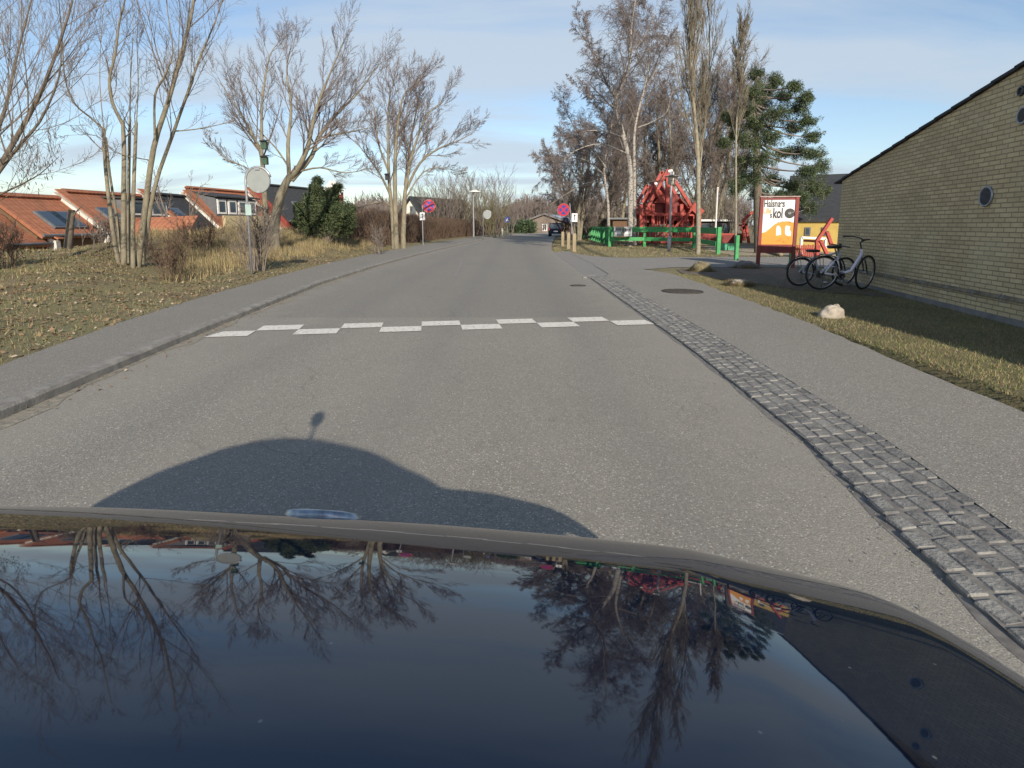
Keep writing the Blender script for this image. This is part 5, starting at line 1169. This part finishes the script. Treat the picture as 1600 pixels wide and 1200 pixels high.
def farpts(rs, n):
    Y = rs.uniform(22.6, 60, n) ; X = np.interp(Y, [a for a, _ in REDGE], [b_ for _, b_ in REDGE]) + .15 + rs.rand(n) * 9; return X, Y
blades('lawn_grass', farpts, 26000, .03, .10, .008, GM, 4, [.5, .3, .2], .6, 'patchy grass inside and in front of the green fence')
# leaf litter
def litter(name, fn, n, sz, mats, seed, label, zo=.03):
    rs = np.random.RandomState(seed); X, Y = fn(rs, n); Z = np.array([gz(a, c) for a, c in zip(X, Y)]) + rs.uniform(.0, zo, n); n = len(X); s_ = sz * rs.uniform(.5, 1.3, n); t = rs.uniform(0, 2 * PI, n)
    u_ = np.stack([np.cos(t), np.sin(t), rs.normal(0, .35, n)], 1) * s_[:, None]; v_ = np.stack([-np.sin(t), np.cos(t), rs.normal(0, .35, n)], 1) * s_[:, None] * .7; c = np.stack([X, Y, Z], 1)
    V = np.stack([c - u_, c - v_ * .9, c + u_, c + v_], 1).reshape(-1, 3)
    return stuff(npmesh(name, V, np.arange(4 * n).reshape(-1, 4), 4, mats, mi=rs.choice(len(mats), n, p=[.88, .12])), label, 'leaves')
litter('leaf_litter', leftpts(3, 30, .0, 9, 1.3), 30000, .030, [M['leafA'], M['leafB']], 5, 'fallen brown leaves scattered over the left verge')
litter('leaf_litter', lambda rs, n: (lambda Y: (np.interp(Y, [a for a, _ in KERB], [b_ for _, b_ in KERB]) + rs.rand(n) ** 2 * .3, Y))(rs.uniform(2.5, 20, n)), 500, .014, [M['leafA'], M['leafB']], 6, 'bits of dead leaf collected in the left gutter', .01)
bpy.data.objects['leaf_litter.001'].location.z = .07
# conifer bush with needles
def needles(tb_v, rs, c, r, n, sz):
    d = rs.normal(0, 1, (n, 3)); d /= np.linalg.norm(d, axis=1, keepdims=True); p_ = np.array(c) + d * r * rs.uniform(.35, 1, (n, 1)) ** .6
    u_ = rs.normal(0, 1, (n, 3)); u_ /= np.linalg.norm(u_, axis=1, keepdims=True); w_ = np.cross(u_, d); w_ /= (np.linalg.norm(w_, axis=1, keepdims=True) + 1e-6)
    s_ = sz * rs.uniform(.6, 1.4, (n, 1)); tb_v.append(np.stack([p_ - w_ * s_ * .22, p_ + w_ * s_ * .22, p_ + (d * .7 + u_ * .6) * s_], 1).reshape(-1, 3))
def emit_needles(vv, parent, origin, seed, p2=.3):
    V = np.concatenate(vv) - np.array(origin); n = len(V) // 3; rs = np.random.RandomState(seed)
    return npmesh('foliage', V, np.arange(3 * n).reshape(-1, 3), 3, [M['needle'], M['needle2']], parent, mi=rs.choice(2, n, p=[1 - p2, p2]))
rs = np.random.RandomState(9); rg = random.Random(9); vv = []; base = P(512, 368, 26); base.z = gz(base.x, base.y); out = []
for (px, py, rad) in ((475, 335, 13), (485, 310, 10), (492, 290, 6), (500, 330, 18), (515, 312, 14), (522, 298, 7), (530, 325, 17), (540, 340, 13), (512, 345, 20), (485, 350, 14), (535, 352, 13), (500, 300, 9), (528, 290, 4), (546, 325, 7), (496, 278, 4), (465, 345, 7), (468, 320, 6)):
    c = P(px, py + 4, 26 + rg.uniform(-.5, .5)); R_ = rad * 1.12 / F * 26
    out.append(([base, base.lerp(c, .6) + Vector((0, 0, -.1)), c], [.05, .03, .015], 0))
    for k in range(int(R_ * 130)):
        dd_ = Vector((rg.gauss(0, 1), rg.gauss(0, 1), rg.gauss(0, .8) + .2)).normalized() * R_ * rg.uniform(.4, 1); needles(vv, rs, c + dd_, .13 + .08 * rg.random(), 85, .075)
o = emit_tree('conifer_bush', base, out, M['bark'], M['twig'], 'dense dark green conifer bush on the grass bank in front of the slate roof', 'conifer', split=0)
emit_needles(vv, o, base, 3, .55)

# bare bushes at the bend on the left
SBB = [dict(seg=5, wob=.06, up=.06, tip=.3), dict(n=9, ang=26, len=.5, wob=.10, up=.08, seg=3, rad=.55, rmin=.016, tip=.6), dict(n=6, ang=28, len=.5, wob=.10, up=.06, seg=2, rad=.6, rmin=.012, tip=.7)]
labs = ['leftmost grey bare bush tree behind the left no stopping sign', 'pale stemmed bare bush tree just right of the left no stopping sign', 'tall bare bush tree left of the distant street lamp', 'bare bush tree directly behind the distant street lamp', 'tallest bare bush tree above the small distant mirror', 'greenish bare bush tree right of the small distant mirror', 'purplish bare bush tree at the right end of the hedge']
for k, (px, top, wpx, Yd) in enumerate(((655, 296, 50, 66), (690, 288, 55, 62), (715, 284, 50, 64), (738, 286, 50, 66), (765, 281, 50, 68), (778, 300, 45, 60), (792, 305, 36, 72))):
    brush('bush_tree', px, 364, Yd, (364 - top) * 1.15, wpx, 15, labs[k], [M['twig_g'], M['twig'], M['twig_g'], M['twig'], M['twig_p'], mat('twig_olive', (.16, .14, .07), (.1, .09, .05)), M['twig_p']][k], 80 + k, SBB, .05, 'tree', 'bare bush trees at the road bend', lean=.7)
# ------------------------------------------------------------------ right-hand trees
rg = random.Random(91)
SBI = [dict(), dict(n=12, ang=36, len=.48, wob=.10, up=.05, seg=5, rad=.38, rmax=.04, tip=.3), dict(n=11, ang=40, len=.44, wob=.12, up=-.05, seg=5, rad=.5, tip=.4, rmin=.008), dict(n=15, ang=45, len=.55, wob=.12, up=-.22, seg=4, rad=.55, rmin=.0075, tip=.7)]
out = []; bY = 34; base = P(985, 378, bY); base.z = .05
limb(rg, out, [(985, 378), (985, 300), (984, 259), (974, 212), (964, 175), (963, 150)], bY, bY, 0.187, 0.098, SBI, 0, .45, 9)
limb(rg, out, [(963, 152), (950, 134), (936, 103), (920, 72), (900, 38)], bY, bY - 1.5, 0.079, 0.013, SBI, 0, .1, 17)
limb(rg, out, [(963, 152), (977, 122), (986, 84), (986, 47), (993, 0), (998, -50)], bY, bY + .5, 0.094, 0.019, SBI, 0, .1, 20)
limb(rg, out, [(966, 170), (945, 160), (920, 150), (895, 130)], bY, bY - 1, 0.043, 0.010, SBI, 0, .1, 12)
limb(rg, out, [(975, 215), (945, 205), (915, 205), (885, 215)], bY, bY - 1, 0.043, 0.010, SBI, 0, .1, 12)
limb(rg, out, [(980, 240), (940, 225), (900, 235), (868, 262)], bY, bY - 1.5, 0.043, 0.010, SBI, 0, .1, 12)
limb(rg, out, [(986, 84), (1005, 60), (1020, 30), (1030, -10)], bY, bY + 1, 0.036, 0.010, SBI, 0, .1, 11)
emit_tree('birch_tree', base, out, M['bark_b'], M['twig_p'], 'tall forked white birch left of the red play tower', 'birch tree', 'birch trees by the play area', split=0)
out = []; base = P(993, 378, 36); base.z = .05
limb(rg, out, [(992, 378), (991, 259), (991, 212), (997, 175), (1008, 134), (1014, 94), (1008, 50)], 36, 36, 0.122, 0.019, SBI, 0, .4, 20)
limb(rg, out, [(995, 200), (1020, 190), (1042, 175), (1049, 147), (1066, 128)], 36, 35, 0.043, 0.010, SBI, 0, .2, 12)
limb(rg, out, [(1006, 140), (1030, 100), (1040, 60)], 36, 36, 0.036, 0.010, SBI, 0, .1, 12)
emit_tree('birch_tree', base, out, M['bark_b'], M['twig_p'], 'slimmer white birch close behind the forked birch', 'birch tree', 'birch trees by the play area', split=0)
out = []; base = P(951, 366, 39); base.z = .05
limb(rg, out, [(951, 366), (950, 316), (944, 268), (949, 234), (957, 187), (962, 130)], 39, 39, 0.122, 0.019, SBI, 0, .35, 17)
limb(rg, out, [(946, 275), (915, 250), (885, 250), (855, 270)], 39, 37, 0.043, 0.010, SBI, 0, .1, 14)
limb(rg, out, [(947, 262), (920, 225), (895, 195), (880, 160)], 39, 37, 0.043, 0.010, SBI, 0, .1, 14)
limb(rg, out, [(947, 290), (920, 285), (890, 300), (862, 318)], 39, 36, 0.036, 0.008, SBI, 0, .1, 12)
emit_tree('birch_tree', base, out, M['bark_b'], M['twig_p'], 'leftmost white birch reaching out over the road end', 'birch tree', 'birch trees by the play area', split=0)
# poplars
SP = [dict(), dict(n=20, ang=16, len=.26, wob=.05, up=.17, seg=5, rad=.45, tip=.3, taper=.3), dict(n=8, ang=18, len=.45, wob=.06, up=.14, seg=4, rad=.55, tip=.4, rmin=.008), dict(n=9, ang=22, len=.5, wob=.07, up=.08, seg=3, rad=.6, rmin=.0065, tip=.7)]
out = []; base = P(1090.5, 386, 24.5); base.z = .05
limb(rg, out, [(1091, 386), (1091, 281), (1089, 219), (1080, 131), (1078, 78), (1078, 25), (1075, -60), (1076, -140)], 24.5, 24.5, 0.108, 0.019, SP, 0, .22, 50)
limb(rg, out, [(1091, 290), (1097, 230), (1104, 160), (1109, 90), (1108, 10), (1112, -70)], 24.6, 24.9, 0.050, 0.013, SP, 0, .15, 30)
emit_tree('poplar_tree', base, out, M['bark_pop'], M['twig_g'], 'tall columnar poplar rising out of the picture right of the red play tower', 'poplar tree', 'poplars by the driveway', split=0)
out = []; base = P(1149, 397, 23); base.z = .05
limb(rg, out, [(1149, 397), (1150, 330), (1150, 219), (1153, 156), (1156, 103), (1160, 60)], 23, 23, 0.054, 0.010, [SP[0], dict(SP[1], len=.20), SP[2], SP[3]], 0, .42, 34)
emit_tree('poplar_tree', base, out, M['bark_pop'], M['twig_g'], 'young slender poplar left of the school sign', 'poplar tree', 'poplars by the driveway', split=0)
# beech mass: separate trees
SM = [dict(seg=6, wob=.04, up=.06, tip=.30), dict(n=16, ang=36, len=.50, wob=.09, up=.09, seg=5, rad=.38, rmax=.06, tip=.35, start=.15), dict(n=12, ang=38, len=.42, wob=.11, up=.05, seg=4, rad=.5, tip=.45, rmin=.015), dict(n=17, ang=40, len=.52, wob=.10, up=0, seg=3, rad=.6, rmin=.0115, tip=.7)]
ml = ['leftmost bare beech whose drooping twigs hang over the far road', 'bare beech behind the leftmost birch', 'bare beech between the birches', 'bare beech directly behind the red play tower', 'bare beech behind the lamp and play tower peak', 'broad bare beech behind the tall poplar', 'bare beech between the tall poplar and the young poplar', 'bare beech behind the young poplar']
for k, (px, top, Yd, r_) in enumerate(((908, 225, 48, .17), (932, 160, 50, .2), (965, 145, 52, .2), (1010, 150, 54, .2), (1040, 130, 50, .2), (1075, 118, 52, .24), (1108, 125, 50, .22), (1140, 150, 52, .18))):
    rg = random.Random(100 + k); base = P(px, 372, Yd); base.z = 0; H = P(px, top, Yd).z; out = []
    for j in range(2 if k % 2 else 3):
        grow(rg, out, base + Vector((rg.uniform(-.3, .3), rg.uniform(-.3, .3), 0)), Vector((rg.gauss(0, .1), rg.gauss(0, .1), 1)), H * rg.uniform(.82, .95), r_, 0, SM)
    emit_tree('beech_tree', base, out, M['bark_g'], M['twig_p'] if k % 2 else M['twig'], ml[k], 'beech tree', 'bare trees behind the play area', split=0)
# undergrowth below the trees
for k, (px, Yd, h, wp, m_) in enumerate(((900, 52, 35, 70, 'twig_r'), (935, 50, 45, 70, 'twig'), (1110, 44, 70, 80, 'twig_g'), (1170, 40, 60, 80, 'twig'), (1000, 58, 60, 90, 'twig'), (1060, 58, 70, 90, 'twig'))):
    brush('undergrowth_shrub', px, 372, Yd, h, wp, 26, ['reddish bare shrub under the leftmost beech', 'brown bare shrub under the leftmost birch', 'olive tinted bare shrub right of the play tower', 'brown bare shrub behind the school sign', 'bare shrub behind the left side of the play tower', 'bare shrub behind the right side of the play tower'][k], M[m_], 120 + k, SBB, .04, 'shrub', 'shrubs under the bare trees', zfix=False)
# pine
rs = np.random.RandomState(19); rg = random.Random(19); vv = []; out = []; pY = 25.5; base = P(1186, 396, pY); base.z = .05
tk = refine(stem([(1186, 396), (1184, 300), (1182, 240), (1180, 190), (1176, 150), (1185, 120)], pY), 3); out.append((tk, [.22 - .16 * i / (len(tk) - 1) for i in range(len(tk))], 0))
clusters = [(1180, 118, 11), (1210, 126, 11), (1200, 140, 14), (1240, 135, 10), (1228, 150, 14), (1175, 145, 14), (1190, 165, 18), (1262, 152, 10), (1248, 170, 14), (1215, 178, 16), (1165, 175, 13), (1182, 195, 18), (1262, 190, 11), (1240, 200, 14), (1268, 215, 12), (1205, 215, 17), (1170, 222, 15), (1248, 235, 14), (1272, 240, 13), (1190, 250, 18), (1222, 240, 10), (1160, 255, 14), (1280, 262, 14), (1260, 268, 14), (1170, 278, 18), (1205, 280, 14), (1238, 290, 14), (1270, 292, 16), (1250, 310, 14), (1288, 300, 10), (1145, 190, 8), (1135, 182, 8), (1150, 212, 8), (1130, 225, 8), (1150, 290, 13), (1185, 300, 15), (1220, 305, 10), (1265, 325, 11)]
for (px, py, rad) in clusters:
    yy = pY + rg.uniform(-1.6, 1.4); c = P(px, py, yy); R_ = rad / F * pY
    at_ = tk[min(len(tk) - 1, max(2, int(len(tk) * (396 - py - 25) / 276)))]
    mid = at_.lerp(c, .5) + Vector((0, 0, -.25 * rg.random())); out.append((refine([at_, mid, c], 3), [.05, .045, .04, .035, .03, .02, .012], 1))
    for k in range(int(11 + rad * 2.0)):
        dd_ = Vector((rg.gauss(0, 1), rg.gauss(0, 1), rg.gauss(0, .7))).normalized() * R_ * rg.uniform(.25, 1.12); q_ = c + dd_
        out.append(([c, c + dd_ * .5 + Vector((0, 0, -.03)), q_], [.012, .009, .006], 2)); needles(vv, rs, q_, .11 + .06 * rg.random(), 85, .062)
for k in range(150):
    px, py, rad = clusters[rg.randrange(len(clusters))]; c = P(px + rg.gauss(0, 11), py + rg.gauss(0, 10), pY + rg.uniform(-1.5, 1.5)); c0_ = P(px, py, pY)
    out.append(([c0_, c0_.lerp(c, .5) + Vector((0, 0, -.05)), c], [.014, .010, .006], 2)); needles(vv, rs, c, .07 + .08 * rg.random(), 60, .06)
    needles(vv, rs, c0_.lerp(c, .6), .08, 30, .06)
o = emit_tree('pine_tree', base, out, M['bark'], M['twig'], 'dark green pine behind the school sign and left of the brick wall', 'pine tree', split=0)
emit_needles(vv, o, base, 5, .45)
# distant wood
ft = Tubes(); rg = random.Random(131)
for k in range(9000):
    y = rg.uniform(140, 230); x = rg.uniform(-40, 60) * y / 140; h = rg.uniform(4, 7.5) * (y / 150) * (1 + .25 * math.sin(x * .09) + .15 * math.sin(x * .31)); a = Vector((x, y, 0))
    ft.add([a + Vector((0, 0, h * rg.random() * .5)), a + Vector((rg.gauss(0, .5), 0, h * .7)), a + Vector((rg.gauss(0, 1), rg.gauss(0, 1), h))], [.12, .10, .05], 3)
stuff(ft.build('distant_wood', mat('far_twigs', (.17, .135, .115), (.11, .09, .08), .1)), 'far bare woodland along the skyline beyond the road end', 'woodland')
rs = np.random.RandomState(29); vv = []; base = P(815, 362, 90); base.z = 0
rg = random.Random(30)
for k in range(60):
    c = P(rg.uniform(800, 833), rg.uniform(350, 361), 88 + rg.uniform(-2, 2)); needles(vv, rs, c, .7, 60, .5)
o = thing('evergreen_shrub', base, 'low dark evergreen shrub in front of the brown brick building', 'shrub'); b = MB(); b.tube([(0, 0, 0), (.1, 0, 1.2)], .1, 6); b.build('stem', M['bark'], o); emit_needles(vv, o, base, 4, .2)
# far hills
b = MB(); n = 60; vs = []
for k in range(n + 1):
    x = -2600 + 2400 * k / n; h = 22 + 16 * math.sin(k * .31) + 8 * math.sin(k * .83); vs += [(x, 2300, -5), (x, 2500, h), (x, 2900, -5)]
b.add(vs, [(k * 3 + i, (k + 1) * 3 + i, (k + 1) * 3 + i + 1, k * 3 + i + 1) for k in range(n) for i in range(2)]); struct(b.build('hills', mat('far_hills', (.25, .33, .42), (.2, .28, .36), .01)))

# ------------------------------------------------------------------ stones at the right verge
def boulder(px, py, wpx, hpx, m_, label, seed, grass=False, sy=.8, z0=.06):
    g = G(px, py, z0); rg = random.Random(seed); rx = wpx / 2 / F * g.y; h = hpx / F * g.y; b = MB(); n, m__ = 36, 14; vs = []
    ph = [rg.uniform(0, 6) for _ in range(6)]
    for j in range(m__):
        f_ = j / (m__ - 1); r_ = max(.12, math.cos(f_ * PI / 2)) ** .62; z = h * (1.12 * math.sin(f_ * PI / 2)) - h * .12
        for i in range(n):
            t = 2 * PI * i / n; z = h * (1.12 * math.sin(f_ * PI / 2)) - h * .12; k_ = 1 + .07 * math.sin(2 * t + ph[0]) + .04 * math.sin(3 * t + ph[1] + f_ * 2) + .025 * math.sin(5 * t + ph[2] + 3 * f_)
            q3 = Vector((math.cos(t) * r_, math.sin(t) * r_, f_ * 1.2)); from_n = 1 + .16 * mnoise.noise(q3 * 2.3 + Vector((seed, 0, 0))) + .06 * mnoise.noise(q3 * 6); k_ *= from_n; z *= from_n
            vs.append((rx * r_ * k_ * math.cos(t), rx * sy * r_ * k_ * math.sin(t), z * (1 + .05 * math.sin(t + ph[3]) * (1 - f_))))
    b.add(vs, [(j * n + i, j * n + (i + 1) % n, (j + 1) * n + (i + 1) % n, (j + 1) * n + i) for j in range(m__ - 1) for i in range(n)] + [tuple(range((m__ - 1) * n, m__ * n))])
    o = b.build('boulder', m_, loc=g, smooth=True); T(o, label, 'boulder', 'boulders along the right verge')
    if grass:
        rs = np.random.RandomState(seed); N = 1500; t = rs.uniform(0, 2 * PI, N); rr_ = rx * rs.uniform(.55, 1.35, N); X = rr_ * np.cos(t); Y = rr_ * np.sin(t) * sy
        Z = np.clip(h * (1 - (rr_ / (rx * 1.1)) ** 2), 0, None) * .6 - .02; hh = rs.uniform(.05, .16, N); base_ = np.stack([X, Y, Z], 1); s_ = np.stack([np.sin(t), -np.cos(t), 0 * t], 1) * .006; tip = base_ + np.stack([np.cos(t) * hh * .6, np.sin(t) * hh * .6, hh * .8], 1)
        npmesh('grass_skirt', np.stack([base_ - s_, base_ + s_, tip], 1).reshape(-1, 3), np.arange(3 * N).reshape(-1, 3), 3, GM, o, mi=rs.choice(3, N, p=[.6, .25, .15]))
boulder(1300, 495, 38, 18, M['rock'], 'pale rounded boulder on the grass beside the footpath, nearest the viewer', 1)
boulder(1095, 424, 34, 14, M['moundgrass'], 'grass covered mound boulder at the driveway edge, furthest left', 2, True)
boulder(1166, 419, 34, 11, M['grey_rock'], 'dark grey boulder in shade left of the school sign', 3, True)
boulder(1155, 446, 34, 9, M['rock'], 'small half buried stone in grass behind the large manhole cover', 4, True)
# loose gravel chips on the road edge
rs = np.random.RandomState(77); N = 420; Y = rs.uniform(1.6, 14, N); X = np.interp(Y, [a for a, _ in REDGE], [b_ for _, b_ in REDGE]) - np.abs(rs.normal(0, .14, N)) - .01; S_ = rs.uniform(.002, .006, N); c = np.stack([X, Y, S_ * .5 + .004], 1)
dirs = np.array([[1, 0, 0], [-1, 0, 0], [0, 1, 0], [0, -1, 0], [0, 0, 1], [0, 0, -1]]); V = c[:, None, :] + dirs[None] * S_[:, None, None] * rs.uniform(.6, 1.2, (N, 6, 1))
Fo = np.array([[0, 2, 4], [2, 1, 4], [1, 3, 4], [3, 0, 4], [2, 0, 5], [1, 2, 5], [3, 1, 5], [0, 3, 5]]); stuff(npmesh('loose_gravel', V.reshape(-1, 3), (np.arange(N)[:, None, None] * 6 + Fo[None]).reshape(-1, 3), 3, M['grit']), 'loose grit along the edge of the granite setts', 'gravel')
